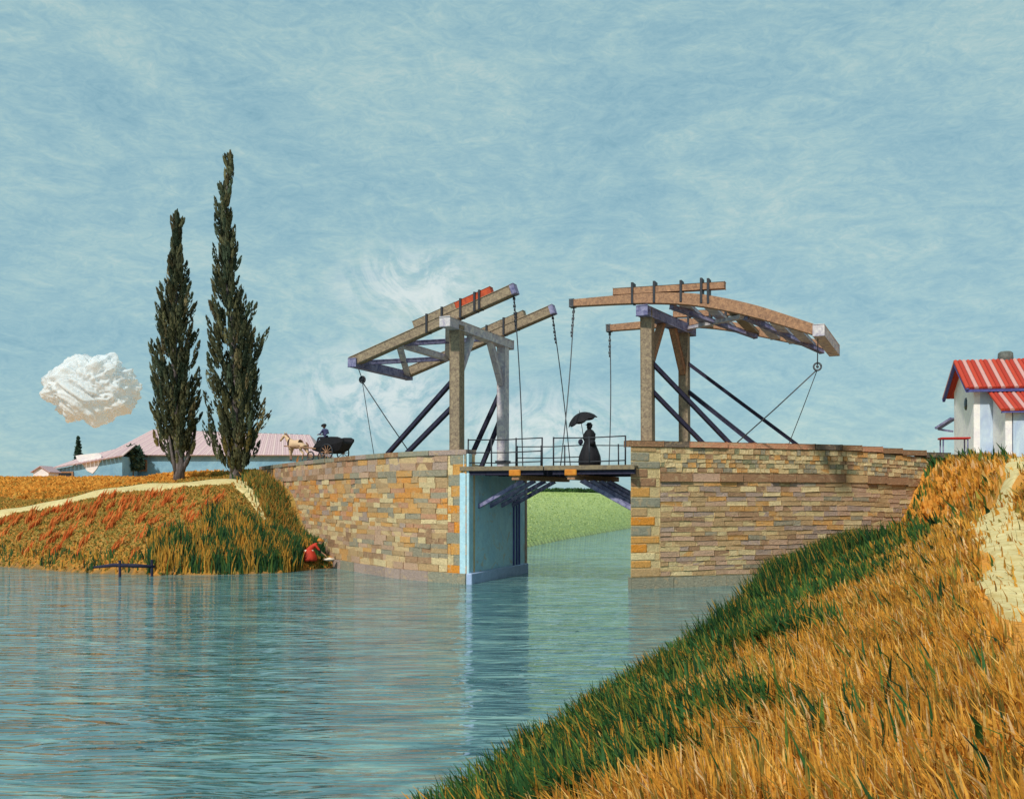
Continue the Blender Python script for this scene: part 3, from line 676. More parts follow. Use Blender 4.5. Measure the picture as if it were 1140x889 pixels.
    for (p0, p1) in chains:     # chain of alternating links above, slack iron rod below
        mb = MB(); d = p1 - p0; n = 10
        pts = [p0 + d * (i / 14) + U * (.06 * math.sin(math.pi * i / 14)) for i in range(15)]
        mb.tube(pts, .022, 5)
        for i in range(9):
            c = p0 + d * (i * .022 + .005); mb.box(c, U if i % 2 else V, d.normalized(), V if i % 2 else U, .05, .055, .018, None)
        mb.build('lifting_chain', M['iron' if left else 'rust'], T0, True)
    # tail tackle
    if left: tail = B(-5.3, .9, 8.6); hook = tail + Vector((.15, 0, -.42)); feet = [Vector((-4.35, 42.2, 5.2)), Vector((-6.0, 42.9, 5.2))]
    else: tail = B(12.8, 1.7, 8.95); hook = P(910, 408, 35.2); feet = [Vector((8.6, 37.9, 5.4)), Vector((10.8, 38.6, 5.38))]
    mb = MB(); mb.tube([tail, hook], .02, 5); mb.build('tackle_rope', M['rust'], T0, True)
    mb = MB(); ring = [hook + (U * math.cos(t) + Vector((0, 0, 1)) * math.sin(t)) * .13 for t in np.linspace(0, 2 * math.pi, 15)]
    mb.tube(ring, .035, 6); mb.tube([hook - V * .06, hook + V * .06], .09 if left else .05, 10); mb.build('pulley', M['iron' if left else 'rust'], T0, True)
    for q, ft in enumerate(feet):
        mb = MB(); mid = (hook + ft) / 2 + Vector((0, 0, -.08)); mb.tube([hook + Vector((0, 0, -.1)), mid, ft], .016 if q else .024, 5); mb.build('tackle_rope', M['rust'], T0, True)
    return T0
gantry(True); gantry(False)

# ------------------------------------------------------------------ foliage / blades
def blades(pos, length, width, lean_dir, lean, cols, yaw=None, curl=.35, segs=2):
    """ribbons: pos (n,3), length, width (n,), lean_dir angle (n,), lean (n,), cols (n,3) -> verts, quads, colours"""
    n = len(pos); yaw = rng.uniform(0, math.pi, n) if yaw is None else yaw
    sx, sy = np.cos(yaw), np.sin(yaw); lx, ly = np.cos(lean_dir), np.sin(lean_dir)
    rows = []; prof = {2: [1, .85, .12], 1: [1, .4]}[segs]
    for i, w in enumerate(prof):
        t = i / segs; bend = lean * t + curl * lean * t * t
        cx = pos[:, 0] + lx * np.sin(bend) * length * t; cy = pos[:, 1] + ly * np.sin(bend) * length * t; cz = pos[:, 2] + np.cos(bend) * length * t
        for s in (-1, 1): rows.append(np.stack([cx + s * sx * width * w / 2, cy + s * sy * width * w / 2, cz], -1))
    Vv = np.stack(rows, 1); k = Vv.shape[1]; base = (np.arange(n) * k)[:, None]
    q = [base + np.array([[2 * i, 2 * i + 1, 2 * i + 3, 2 * i + 2]]) for i in range(segs)]
    return Vv.reshape(-1, 3), np.stack(q, 1).reshape(-1, 4), np.repeat(cols, k, axis=0)
def choose(pal, w, n, var=.18):
    pal = np.array([p[:3] for p in pal]); w = np.array(w, float); w /= w.sum()
    return pal[rng.choice(len(pal), n, p=w)] * rng.uniform(1 - var, 1 + var, (n, 1))

# right bank: dry orange grass and green water-edge grass
G_OR = [srgb(226, 168, 74), srgb(208, 148, 58), srgb(232, 190, 112), srgb(184, 132, 58), srgb(140, 124, 58), srgb(224, 188, 136)]
G_GR = [srgb(56, 96, 52), srgb(96, 120, 54), srgb(40, 68, 44), srgb(150, 140, 64), srgb(210, 150, 60), srgb(72, 112, 66)]
def scatter_right(n, y0, y1, dmax):
    y = rng.uniform(y0, y1, n); x = rng.uniform(-2, 26, n)
    ok = inpoly(x, y, poly_r) & ~inpoly(x, y, fill_r)
    px = 570 + F * x / np.maximum(y, .5); ok &= (px < 1260) & (px > 380)
    x, y = x[ok], y[ok]; d = segdist(x, y, shore_r); ok = (d < dmax)
    wr = segdist(x, y, [(p.x, p.y) for p in WALL_R]); ok &= wr > .25
    return x[ok], y[ok], d[ok]
PATHR = [(p.x, p.y) for p in rp]
def grass_right(green):
    X = []; Y = []; D = []
    for (n, y0, y1) in ((190000, 3.2, 9), (230000, 9, 18), (160000, 18, 30), (110000, 30, 46)):
        x, y, d = scatter_right(n, y0, y1, 40); X.append(x); Y.append(y); D.append(d)
    x = np.concatenate(X); y = np.concatenate(Y); d = np.concatenate(D)
    edge = nz(x, y, .8, 4) * 1.3 + nz(x, y, 2.3, 1) * .9
    wide = 2.3 + 1.2 * sstep((y - 14) / 10) + 1.6 * sstep((y - 25) / 7) - 1.0 * sstep((y - 37) / 3)
    gz = (d + edge) < wide
    wr = segdist(x, y, [(p.x, p.y) for p in WALL_R]); gz |= (wr < .8)
    gz &= rng.uniform(0, 1, len(x)) < (.88 - .7 * (nz(x, y, 1.9, 11) > .3)); gz |= (rng.uniform(0, 1, len(x)) < .015 + .12 * (nz(x, y, 1.5, 8) > .66))
    pd = segdist(x, y, PATHR); keep = (pd > .75 + .45 * nz(x, y, 2.2)) | (rng.uniform(0, 1, len(x)) < .05)
    keep &= rng.uniform(0, 1, len(x)) < (.34 + .3 * (nz(x, y, 5.0, 7) > 0))
    m = keep & (gz if green else ~gz); x, y, d, wr = x[m], y[m], d[m], wr[m]; n = len(x)
    z = H(x, y) - .03
    far = sstep((y - 8) / 26)
    cl0 = nz(x, y, .8, 9)
    if green:
        L = rng.uniform(.22, .5, n) * (1 + .35 * far); Wd = rng.uniform(.022, .046, n) * (1 + 1.5 * far); c = choose(G_GR, [4, 3, 2.5, 1.6, 1.5, 1.5], n)
        L = np.where(wr < .8, L * .75, L) * (1 + .35 * sstep((y - 27) / 4) * (cl0 > 0))
    else:
        L = rng.uniform(.14, .34, n) * (1 + .3 * far); Wd = rng.uniform(.012, .034, n) * (1 + 1.8 * far); c = choose(G_OR, [4, 5, 1.8, 2.6, 1.5, 1.0], n)
    cl = nz(x, y, 1.3, 2) * 1.3 + nz(x, y, 3.4, 6) * 1.0
    if not green:
        dk = nz(x, y, 2.9, 5) + .6 * nz(x, y, 6.1, 3) + rng.normal(0, .25, n) > .55; c[dk] = choose([srgb(150, 112, 52), srgb(126, 112, 56), srgb(176, 112, 50)], [2, 2, 2], int(dk.sum()))
    Wd = Wd * np.where(rng.uniform(0, 1, n) < .25, 1.15 + .55 * far, 1.0)
    ld = math.pi + .9 * cl + rng.normal(0, .5, n); lean = np.abs(.30 + .2 * cl + rng.normal(0, .22, n))
    v, q, cc = blades(np.stack([x, y, z], -1), L, Wd, ld, lean, c)
    return raw_mesh('green_grass' if green else 'dry_grass', v, q, cc, M['grass'])
tag(grass_right(True), 'dense green grass fringing the water along the near bank', 'grass', kind='stuff')
tag(grass_right(False), 'orange dry grass covering the near right bank', 'grass', kind='stuff')

def tall_clumps():
    X = []; Y = []
    for (cx, cy, m, rx, ry) in [(9.6, 31.5, 700, .9, 1.4), (10.6, 33.5, 800, .9, 1.3), (11.9, 36.3, 700, .8, 1.0), (9.2, 34.3, 500, .6, 1.2), (8.3, 29, 600, .7, 1.4), (12.6, 37.4, 500, .6, .7), (10.9, 30.8, 500, .6, 1.0),
                              (7.2, 27, 400, .6, 1.2), (6.3, 24.5, 350, .5, 1.0), (4.6, 20.5, 300, .4, .9), (3.6, 17.6, 260, .35, .8), (2.2, 14.6, 220, .3, .6), (1.2, 12.9, 160, .25, .5), (.2, 11.3, 120, .2, .35)]:
        X.append(rng.normal(cx, rx * .55, m)); Y.append(rng.normal(cy, ry * .55, m))
    x = np.concatenate(X); y = np.concatenate(Y); d = segdist(x, y, shore_r); ok = inpoly(x, y, poly_r) & ~inpoly(x, y, fill_r) & (d > .05) & (segdist(x, y, [(p.x, p.y) for p in WALL_R]) > .3); x, y = x[ok], y[ok]; n = len(x)
    f = sstep((y - 10) / 20); L = rng.uniform(.35, .6, n) * (1 + 1.0 * f); c = choose([srgb(46, 82, 46), srgb(80, 106, 50), srgb(34, 60, 40), srgb(176, 136, 58)], [4, 3, 3, 1.6], n)
    v, q, cc = blades(np.stack([x, y, H(x, y) - .03], -1), L, rng.uniform(.018, .034, n) * (1 + 1.5 * f), math.pi + rng.normal(0, .9, n), rng.uniform(.02, .38, n), c)
    tag(raw_mesh('tall_grass', v, q, cc, M['grass']), 'tall dark green grass standing in clumps along the near bank below the right wall', 'grass', kind='stuff')
tall_clumps()
# darker weed tussocks in the fringe
def tussock(px, py, rad, label):
    c = hit(px, py); n = 900; r = rad * np.sqrt(rng.uniform(0, 1, n)); t = rng.uniform(0, 2 * math.pi, n)
    x = c.x + r * np.cos(t) * 1.5; y = c.y + r * np.sin(t) * .7; z = H(x, y) - .02
    col = choose([srgb(62, 62, 26), srgb(84, 80, 34), srgb(44, 56, 28)], [3, 2, 2], n)
    e = empty('weed_tussock', c, label, 'tussock')
    v, q, cc = blades(np.stack([x, y, z], -1), rng.uniform(.25, .42, n) * (1 - .4 * r / rad), rng.uniform(.02, .04, n), t + rng.normal(0, .3, n), .3 + .9 * r / rad, col)
    raw_mesh('leaves', v, q, cc, M['leaf'], e)
tussock(690, 838, .42, 'larger dark olive weed tussock arching over among the green grass at the waterside')
tussock(648, 868, .28, 'small dark brown weed tussock low down nearest the bottom edge')

# left bank: short olive turf, rows of red-orange tufts, reeds at the water
def left_scatter(n, x0, x1, y0, y1):
    x = rng.uniform(x0, x1, n); y = rng.uniform(y0, y1, n); ok = inpoly(x, y, poly_l) & ~inpoly(x, y, fill_l); x, y = x[ok], y[ok]
    wl = segdist(x, y, [(p.x, p.y) for p in WALL_L]); pd = np.minimum(segdist(x, y, PL1) - 1.1, segdist(x, y, PL2)); ok = (wl > .4) & (pd > .45 + .4 * nz(x, y, 2.8, 4))
    return x[ok], y[ok]
PL1 = [(p.x, p.y) for p in (hit(-20, 577), hit(40, 564), hit(100, 553), hit(140, 545), hit(185, 541), hit(240, 537), hit(275, 534))]
PL2 = [(p.x, p.y) for p in (hit(262, 535), hit(272, 545), hit(283, 558), hit(296, 580))]
x, y = left_scatter(70000, -34, -8, 41, 64); x2, y2 = left_scatter(60000, -75, -22, 58, 98); x = np.concatenate([x, x2]); y = np.concatenate([y, y2]); n = len(x)
front = (y < 56.5)
c = choose([srgb(182, 146, 74), srgb(150, 130, 66), srgb(122, 118, 60), srgb(206, 142, 72)], [4, 3, 1.6, 2.6], n)
orange_f = (sstep((y - 57 + (x + 24) * .35) / 5) * sstep((-x - 17) / 4)) > .5
c[orange_f] = choose([srgb(226, 164, 76), srgb(212, 144, 62), srgb(176, 140, 68)], [3, 3, 1], int(orange_f.sum()))
v, q, cc = blades(np.stack([x, y, H(x, y) - .03], -1), rng.uniform(.08, .20, n) * (1 + (y > 62)), rng.uniform(.07, .15, n) * (1 + 1.5 * (y > 62)), rng.uniform(0, 6.28, n), rng.uniform(.1, .7, n), c, yaw=rng.normal(0, .5, n))
tag(raw_mesh('turf', v, q, cc, M['grass']), 'short olive turf on the rounded left bank', 'grass', kind='stuff')
# red tufts in slanting rows
PX = []; 
for row in range(12):
    for k in range(30):
        d = .8 + row * 1.2 + random.uniform(-.4, .4); X = -31 + k * .78 + random.uniform(-.4, .4) + row * .3
        if X > -11.5: continue
        ys = np.arange(41, 66, .1); xs = X + 0 * ys; ok = inpoly(xs, ys, poly_l)
        if not ok.any(): continue
        ysh = ys[np.argmax(ok)]; Yp = ysh + d
        if Yp > 55.5 or inpoly(np.array([X]), np.array([Yp]), fill_l)[0] or random.random() < .30: continue
        if min(float(segdist(np.array([X]), np.array([Yp]), PL1)[0]), float(segdist(np.array([X]), np.array([Yp]), PL2)[0])) < (2.6 if X > -30 else 2.0): continue
        PX.append((X, Yp))
pos = []; 
for (X, Yp) in PX:
    m = int(rng.integers(7, 26)); kk = .5 + .7 * rng.random(); t = rng.uniform(0, 1, m); pos.append(np.stack([X + (t - .5) * .38 * kk + rng.normal(0, .05, m), Yp + (t - .5) * .7 * kk + rng.normal(0, .06, m)], -1))
pos = np.concatenate(pos); n = len(pos); x, y = pos[:, 0], pos[:, 1]
c = choose([srgb(216, 112, 58), srgb(200, 96, 50), srgb(222, 142, 78), srgb(190, 120, 60)], [4, 2, 3, 2], n)
v, q, cc = blades(np.stack([x, y, H(x, y) - .02], -1), rng.uniform(.35, .65, n), rng.uniform(.05, .10, n), np.full(n, .3) + rng.normal(0, .25, n), rng.uniform(.1, .45, n), c, yaw=rng.normal(0, .5, n))
tag(raw_mesh('red_tufts', v, q, cc, M['grass']), 'rust red weeds growing in slanting rows over the left bank', 'weeds', kind='stuff')
# reeds
def reeds():
    n = 42000; k = rng.integers(0, len(shore_l) - 4, n); t = rng.uniform(0, 1, n); S = np.array(shore_l)
    p = S[k] * (1 - t[:, None]) + S[k + 1] * t[:, None]
    d = rng.uniform(-.06, 1, n) * 4.6; x = p[:, 0] + rng.normal(0, .4, n) - .12 * d; y = p[:, 1] + d
    px = 570 + F * x / y
    ok = inpoly(x, y, poly_l) & (segdist(x, y, [(q.x, q.y) for q in WALL_L]) > .35) & ~inpoly(x, y, fill_l)
    dens = np.where(px > 165, 1.0, .30) * np.where((px > 225) , 1.0, .8); cl = nz(x, y, 2.6, 3)
    ok &= (d < np.where(px > 225, 4.6, np.where(px > 165, 2.2, .8))); ok &= rng.uniform(0, 1, n) < dens * (.6 + .4 * cl) * (1 - .55 * sstep((d - 1.2) / 2.5)); ok &= ~((px > 336) & (y < 46.8))
    x, y, px, cl = x[ok], y[ok], px[ok], cl[ok]; n = len(x)
    g = (cl + rng.normal(0, .35, n) + .35 * (px > 300)) > -.02
    c = choose([srgb(206, 150, 64), srgb(178, 136, 60), srgb(150, 122, 56)], [3, 2, 1], n); c[g] = choose([srgb(56, 92, 56), srgb(84, 108, 54), srgb(42, 70, 50)], [3, 2, 2], int(g.sum()))
    L = rng.uniform(.35, .95, n) * np.where(px > 165, 1, .55)
    v, q, cc = blades(np.stack([x, y, H(x, y) - .05], -1), L, rng.uniform(.04, .09, n), rng.uniform(0, 6.28, n), rng.uniform(.02, .25, n), c, yaw=rng.normal(0, .4, n))
    tag(raw_mesh('reeds', v, q, cc, M['grass']), 'dark green and ochre reeds standing at the foot of the left bank', 'reeds', kind='stuff')
reeds()
# reeds and ivy against the left wall
n = 5000; t = rng.uniform(0, 1, n); a = np.array([-8.9, 47.3]); b_ = np.array([-14.2, 57.5]); p = a * (1 - t[:, None]) + b_ * t[:, None]
x = p[:, 0] - np.abs(rng.normal(0, .6, n)) - .35; y = p[:, 1] + rng.normal(0, .3, n)
ok = (segdist(x, y, [(q.x, q.y) for q in WALL_L]) > .25) & ~inpoly(x, y, fill_l) & inpoly(x, y, poly_l); x, y = x[ok], y[ok]; n = len(x)
v, q, cc = blades(np.stack([x, y, H(x, y) - .03], -1), rng.uniform(.25, .7, n), rng.uniform(.05, .10, n), rng.uniform(0, 6.28, n), rng.uniform(.05, .4, n), choose([srgb(52, 88, 54), srgb(96, 112, 56), srgb(178, 128, 62), srgb(160, 132, 66)], [2, 2, 3, 3], n), yaw=rng.normal(0, .6, n))
tag(raw_mesh('reeds', v, q, cc, M['grass']), 'dark green grass running up the bank against the foot of the ochre wall', 'grass', kind='stuff')

x = rng.uniform(-1, 20, 60000); y = rng.uniform(56, 110, 60000); d = segdist(x, y, far_l); ok = inpoly(x, y, poly_l) & (d < 8) & (d > .15); x, y = x[ok], y[ok]; n = len(x)
v, q, cc = blades(np.stack([x, y, H(x, y) - .04], -1), rng.uniform(.05, .12, n), rng.uniform(.08, .16, n), rng.uniform(0, 6.28, n), rng.uniform(.3, .9, n), choose([srgb(186, 200, 134), srgb(174, 190, 124), srgb(196, 206, 142)], [3, 3, 1], n, .06), yaw=rng.normal(0, .5, n))
tag(raw_mesh('meadow_grass', v, q, cc, M['grass']), 'light green grass on the dyke seen through the bridge opening', 'grass', kind='stuff')
# hedge on the green dyke seen under the bridge
def leafcloud(centers, radii, nper, size, cols, flat=.8):
    P_ = []; 
    for c, r in zip(centers, radii):
        m = int(nper * max(r, .2) ** 1.6) + 20; u = rng.normal(0, 1, (m, 3)); u /= np.linalg.norm(u, axis=1)[:, None]
        u *= (rng.uniform(.5, 1, m) ** .5)[:, None] * r; u[:, 2] *= flat; P_.append(u + np.array(c))
    p = np.concatenate(P_); n = len(p); d1 = rng.normal(0, 1, (n, 3)); d1 /= np.linalg.norm(d1, axis=1)[:, None]
    d2 = rng.normal(0, 1, (n, 3)); d2 -= (d1 * d2).sum(1)[:, None] * d1; d2 /= np.linalg.norm(d2, axis=1)[:, None]
    s = rng.uniform(.6, 1.3, (n, 1)) * size
    v = np.stack([p - d1 * s, p + d2 * s * .5, p + d1 * s, p - d2 * s * .5], 1).reshape(-1, 3)
    return v, np.arange(n * 4).reshape(-1, 4), np.repeat(choose(cols, [1] * len(cols), n), 4, axis=0)
he = empty('hedge', (6, 118, 3.7), 'low dark green hedge along the top of the green dyke under the bridge', 'hedge')
cs = []; rs = []
for k in range(70):
    Y = 118 + random.uniform(-1.5, 1.5); X = 1.2 + k * .135 + random.uniform(-.2, .2); cs.append((X, Y, h1(X, Y) + .12)); rs.append(random.uniform(.3, .55))
v, q, cc = leafcloud(cs, rs, 260, .13, [srgb(58, 92, 48), srgb(80, 112, 56), srgb(44, 72, 44)]); raw_mesh('foliage', v, q, cc, M['leaf'], he)

# ------------------------------------------------------------------ cypresses
def cypress(base, prof, pxc, Y, label, seed):
    """prof: list of (py, half width px, centre px)"""
    rr = np.random.default_rng(seed); s = Y / F
    e = empty('cypress_tree', base, label, 'tree', 'pair of tall cypresses')
    zs = [EYE + (HZ - p[0]) * s for p in prof][::-1]; ws = [p[1] * s for p in prof][::-1]; cxs = [(p[2] - 570) * s for p in prof][::-1]
    pts = [(base[0], base[1], base[2] - .2)] + [(np.interp(z, zs, cxs), Y, z) for z in np.linspace(zs[0], zs[-1] - .5, 8)]
    mb = MB(); mb.tube(pts, [.36, .30, .24, .2, .16, .12, .08, .05, .02], 9)
    for k in range(3):
        t = k * 2.1; mb.tube([(base[0] + .1 * math.cos(t), base[1] + .1 * math.sin(t), base[2] + .1), (base[0] + .55 * math.cos(t), base[1] + .4 * math.sin(t), base[2] + 1.4), (base[0] + .8 * math.cos(t), base[1] + .6 * math.sin(t), base[2] + 2.6)], [.16, .10, .04], 7)
    mb.build('trunk', M['bark'], e, True)
    VV = []; CC = []; n0 = 0; top = zs[-1]
    z = zs[0] + .1
    while z < top:
        w = float(np.interp(z, zs, ws)); cx = float(np.interp(z, zs, cxs)); m = max(2, int(3.9 * w + 1.6))
        for k in range(m):
            th = rr.uniform(0, 2 * math.pi); r = w * rr.uniform(.15, 1.0) ** .6 * .88 * (1 + .28 * rr.normal() * .6)
            L = rr.uniform(.9, 1.7) * (.55 + .2 * w); R_ = L * .15
            out = np.array([math.cos(th), math.sin(th), 0]); c0 = np.array([cx, Y, z + rr.uniform(-.2, .2)]) + out * max(r - .12, 0)
            ax = np.array([0, 0, 1.0]) + out * (.15 + .50 * rr.random()) * (r / max(w, .1)); ax /= np.linalg.norm(ax)
            if z + L > top + .25: L = max(top + .25 - z, .3)
            nl = 60; t = rr.uniform(0, 1, nl); ph = rr.uniform(0, 2 * math.pi, nl)
            wr = R_ * np.sin(np.clip(t * .93 + .09, 0, 1) * math.pi) ** .6 * (1 - .25 * t)
            a1 = np.cross(ax, [0.3, 1, 0.1]); a1 /= np.linalg.norm(a1); a2 = np.cross(ax, a1)
            off = a1 * np.cos(ph)[:, None] + a2 * np.sin(ph)[:, None]
            p = c0 + ax * (t * L)[:, None] + off * wr[:, None]
            ld = ax + off * .18; ld /= np.linalg.norm(ld, axis=1)[:, None]; sd = np.cross(ld, off)
            ll = rr.uniform(.14, .30, nl)[:, None]; lw = rr.uniform(.035, .07, nl)[:, None]
            VV.append(np.stack([p - ld * ll * .5, p + sd * lw, p + ld * ll * .6, p - sd * lw], 1).reshape(-1, 3))
            fl_k = rr.uniform(.6, 1.75); base_c = fl_k * np.array([[.070, .074, .040], [.098, .092, .044], [.050, .066, .040], [.150, .120, .060]])[rr.choice(4, p=[.42, .28, .22, .08])]
            if z < zs[0] + 1.6 and rr.random() < .2: base_c = np.array([.16, .12, .035])
            CC.append(np.repeat((base_c * rr.uniform(.7, 1.35, (nl, 1))), 4, axis=0))
        z += .19
    v = np.concatenate(VV); c = np.concatenate(CC)
    raw_mesh('crown', v, np.arange(len(v)).reshape(-1, 4), c, M['cypress'], e)
YA, YB = 59.0, 57.5
cypress((P(199, 530, YA).x, YA, h1(P(199, 530, YA).x, YA)), [(240, 2, 197), (262, 7, 197), (300, 12, 197), (340, 18, 196), (380, 23, 194), (420, 26, 194), (460, 28, 195), (490, 28, 197), (508, 22, 199), (518, 11, 200)], 199, YA,
        'shorter and more regular cypress, left of the pair on the bank', 11)
cypress((P(262, 528, YB).x, YB, h1(P(262, 528, YB).x, YB)), [(174, 2, 257), (195, 6, 254), (225, 6, 251), (240, 9, 249), (275, 13, 255), (300, 14, 251), (322, 12, 250), (345, 21, 257), (370, 23, 259), (395, 29, 262), (440, 29, 262), (480, 31, 262), (505, 28, 262), (517, 21, 262), (524, 12, 262)], 262, YB,
        'taller ragged cypress with a thin crooked top, right of the pair beside the wall', 23)

def round_tree(base, h, w, label, name='small_tree', cols=None, size=.35):
    e = empty(name, base, label, 'tree'); b0 = Vector(base)
    mb = MB(); mb.tube([b0 - Vector((0, 0, .2)), b0 + Vector((.05, 0, h * .5)), b0 + Vector((0, 0, h * .85))], [.2, .14, .05], 8); mb.build('trunk', M['bark'], e, True)
    cs = [(b0.x + random.uniform(-.5, .5) * w, b0.y + random.uniform(-.4, .4) * w, b0.z + h * random.uniform(.45, .85)) for _ in range(12)]
    v, q, cc = leafcloud(cs, [w * random.uniform(.28, .42) for _ in cs], 170, size, cols or [srgb(70, 96, 80), srgb(52, 78, 64), srgb(84, 108, 84)], 1.1); raw_mesh('crown', v, q, cc, M['leaf'], e)

# ------------------------------------------------------------------ left farm buildings
ZG = 5.0
def quadbox(mb, pts, z0, z1, col=None):
    """prism from plan points"""
    n = len(pts); vs = [Vector((p[0], p[1], z0)) for p in pts] + [Vector((p[0], p[1], z1)) for p in pts]
    fs = [(i, (i + 1) % n, n + (i + 1) % n, n + i) for i in range(n)] + [tuple(range(n))[::-1], tuple(range(n, 2 * n))]; mb.add(vs, fs, col)
def tiled(mb, c0, c1, d1, d0, nrow, cols, r=.07):
    """roof slope c0-c1 (top edge), d0-d1 (eave): rolls of tiles running down the slope"""
    for i in range(nrow):
        t0 = (i + .04) / nrow; t1 = (i + .96) / nrow; col = cols[i % len(cols)]
        A, Bq = c0.lerp(c1, t0), c0.lerp(c1, t1); Dq, Cq = d0.lerp(d1, t0), d0.lerp(d1, t1)
        nn = (Bq - A).cross(Dq - A).normalized(); nn = nn if nn.z > 0 else -nn
        vs = []; K = 5
        for j in range(K + 1):
            u = j / K; lift = nn * (r * math.sin(math.pi * u) + .01)
            vs += [A.lerp(Bq, u) + lift, Dq.lerp(Cq, u) + lift]
        k = len(vs); vs += [A - nn * .08, Dq - nn * .08, Bq - nn * .08, Cq - nn * .08]
        fs = [(2 * j, 2 * j + 2, 2 * j + 3, 2 * j + 1) for j in range(K)]
        fs += [(0, 1, k + 1, k), (2 * K, k + 2, k + 3, 2 * K + 1), (k, k + 1, k + 3, k + 2), (1,) + tuple(2 * j + 1 for j in range(1, K + 1)) + (k + 3, k + 1)]
        mb.add(vs, fs, (col[0], col[1], col[2], 1))
PK = [srgb(198, 170, 172), srgb(194, 166, 168), srgb(203, 178, 176), srgb(188, 160, 164)]
YF = 108.0
def X_(px, Y): return (px - 570) / F * Y
def Z_(py, Y): return EYE + (HZ - py) / F * Y
fm = empty('farmhouse', (X_(240, YF), YF, ZG), 'long low blue farmhouse with a broad faded pink roof, behind the two cypresses', 'house')
xl, xr = X_(128, YF), X_(352, YF); zt = Z_(506, YF)
mb = MB(); quadbox(mb, [(xl, YF), (xr, YF), (xr, YF + 8), (xl, YF + 8)], ZG - 1, zt); mb.build('wall', M['blue_wall'], fm)
e0, e1 = Vector((X_(118, YF), YF - .6, zt - .05)), Vector((xr + .5, YF - .6, zt - .05)); r0, r1 = Vector((X_(170, YF + 4), YF + 4, Z_(478, YF + 4))), Vector((X_(345, YF + 4), YF + 4, Z_(484, YF + 4)))
mb = MB(); tiled(mb, r0, r1, e1, e0, 90, PK, .012)
bl, br = Vector((X_(118, YF), YF + 8.6, zt - .05)), Vector((xr + .5, YF + 8.6, zt - .05)); tiled(mb, r1, r0, bl, br, 30, PK, .05)
tiled(mb, r0 + Vector((0, 0, -.02)), r0 + Vector((.02, .3, -.02)), bl + Vector((0, 0, .0)), e0 + Vector((0, 0, .0)), 12, PK, .04)
mb.add([r1, e1, br], [(0, 1, 2)], PK[1])
mb.build('roof', M['pink_roof'], fm)
mb = MB(); mb.box(Vector((X_(145, YF), YF - .35, zt - .12)), (1, 0, 0), (0, 1, 0), (0, 0, 1), 1.9, .35, .09); mb.build('eave_shadow_strip', M['timber_dark'], fm)  # dark strip modelled in place of the shadow under the eaves
def window(par, px, pyc, Y, w, h, frame='timber_brown'):
    c = Vector((X_(px, Y), Y, Z_(pyc, Y)))
    mb = MB()
    for s in (-1, 1):
        mb.box(c + Vector((s * w / 2, -.05, 0)), (1, 0, 0), (0, 1, 0), (0, 0, 1), .08, .08, h / 2 + .08); mb.box(c + Vector((0, -.05, s * h / 2)), (1, 0, 0), (0, 1, 0), (0, 0, 1), w / 2 - .08, .07, .08)
    f = mb.build('window', M[frame], par); mb = MB(); mb.box(c + Vector((0, -.02, 0)), (1, 0, 0), (0, 1, 0), (0, 0, 1), w / 2 - .08, .03, h / 2 - .08); mb.build('pane', M['glass'], f)
window(fm, 158, 518, YF, 1.0, 1.1)
# low lean wing to the left
YL = 103.0
fw = empty('farm_wing', (X_(100, YL), YL, ZG), 'low pink roofed farm wing sloping down to the left of the farmhouse', 'house')
zl = Z_(520, YL)
mb = MB(); vs = [Vector((X_(62, YL), YL, ZG - 1)), Vector((X_(136, YL), YL, ZG - 1)), Vector((X_(136, YL), YL, Z_(508, YL))), Vector((X_(62, YL), YL, Z_(522, YL)))]
vs += [v + Vector((0, 4.2, 0)) for v in vs]; mb.add(vs, [(0, 1, 2, 3), (7, 6, 5, 4), (0, 4, 5, 1), (1, 5, 6, 2), (2, 6, 7, 3), (3, 7, 4, 0)]); mb.build('wall', M['blue_wall'], fw)
mb = MB(); A0, A1 = Vector((X_(58, YL), YL - .5, Z_(521.5, YL))), Vector((X_(139, YL), YL - .5, Z_(507, YL)))
C0, C1 = Vector((X_(80, YL), YL + 2.4, Z_(508, YL))), Vector((X_(142, YL), YL + 2.4, Z_(493, YL)))
tiled(mb, C0, C1, A1, A0, 18, PK[::-1], .05); tiled(mb, C1, C0, A0 + Vector((0, 5.2, 0)), A1 + Vector((0, 5.2, 0)), 12, PK, .05); mb.build('roof', M['pink_roof'], fw)
window(fw, 73, 528, YL - .02, 1.5, .5)
mb = MB()   # patch of thick whitewash on the wing wall, tapering to the ground
n = 14; ring = [(84, 507), (90, 506), (108, 504), (113, 506), (112, 513), (108, 521), (103, 527), (97, 524), (92, 517), (86, 512)]
vs = [Vector((X_(a, YL - .06), YL - .06, Z_(b, YL))) for a, b in ring]; k = len(vs); vs2 = [v + Vector((0, .1, 0)) for v in vs]
mb.add(vs + vs2, [tuple(range(k)), tuple(range(k, 2 * k))[::-1]] + [(i, (i + 1) % k, k + (i + 1) % k, k + i) for i in range(k)]); mb.build('whitewash_patch', M['white_wall'], fw)
YS = 99.0
sh = empty('white_hut', (X_(45, YS), YS, ZG - .4), 'tiny white hut at the far left end of the farm buildings', 'hut')
mb = MB(); xa, xb = X_(37, YS), X_(54, YS); z0, z1, z2 = ZG - 1.2, Z_(525, YS), Z_(519, YS)
mb.add([(xa, YS, z0), (xb, YS, z0), (xb, YS, z1), ((xa + xb) / 2, YS, z2), (xa, YS, z1)] + [(xa, YS + 2.2, z0), (xb, YS + 2.2, z0), (xb, YS + 2.2, z1), ((xa + xb) / 2, YS + 2.2, z2), (xa, YS + 2.2, z1)],
       [(0, 1, 2, 3, 4), (9, 8, 7, 6, 5), (0, 5, 6, 1), (1, 6, 7, 2), (2, 7, 8, 3), (3, 8, 9, 4), (4, 9, 5, 0)]); mb.build('wall', M['white_wall'], sh)
mb = MB()
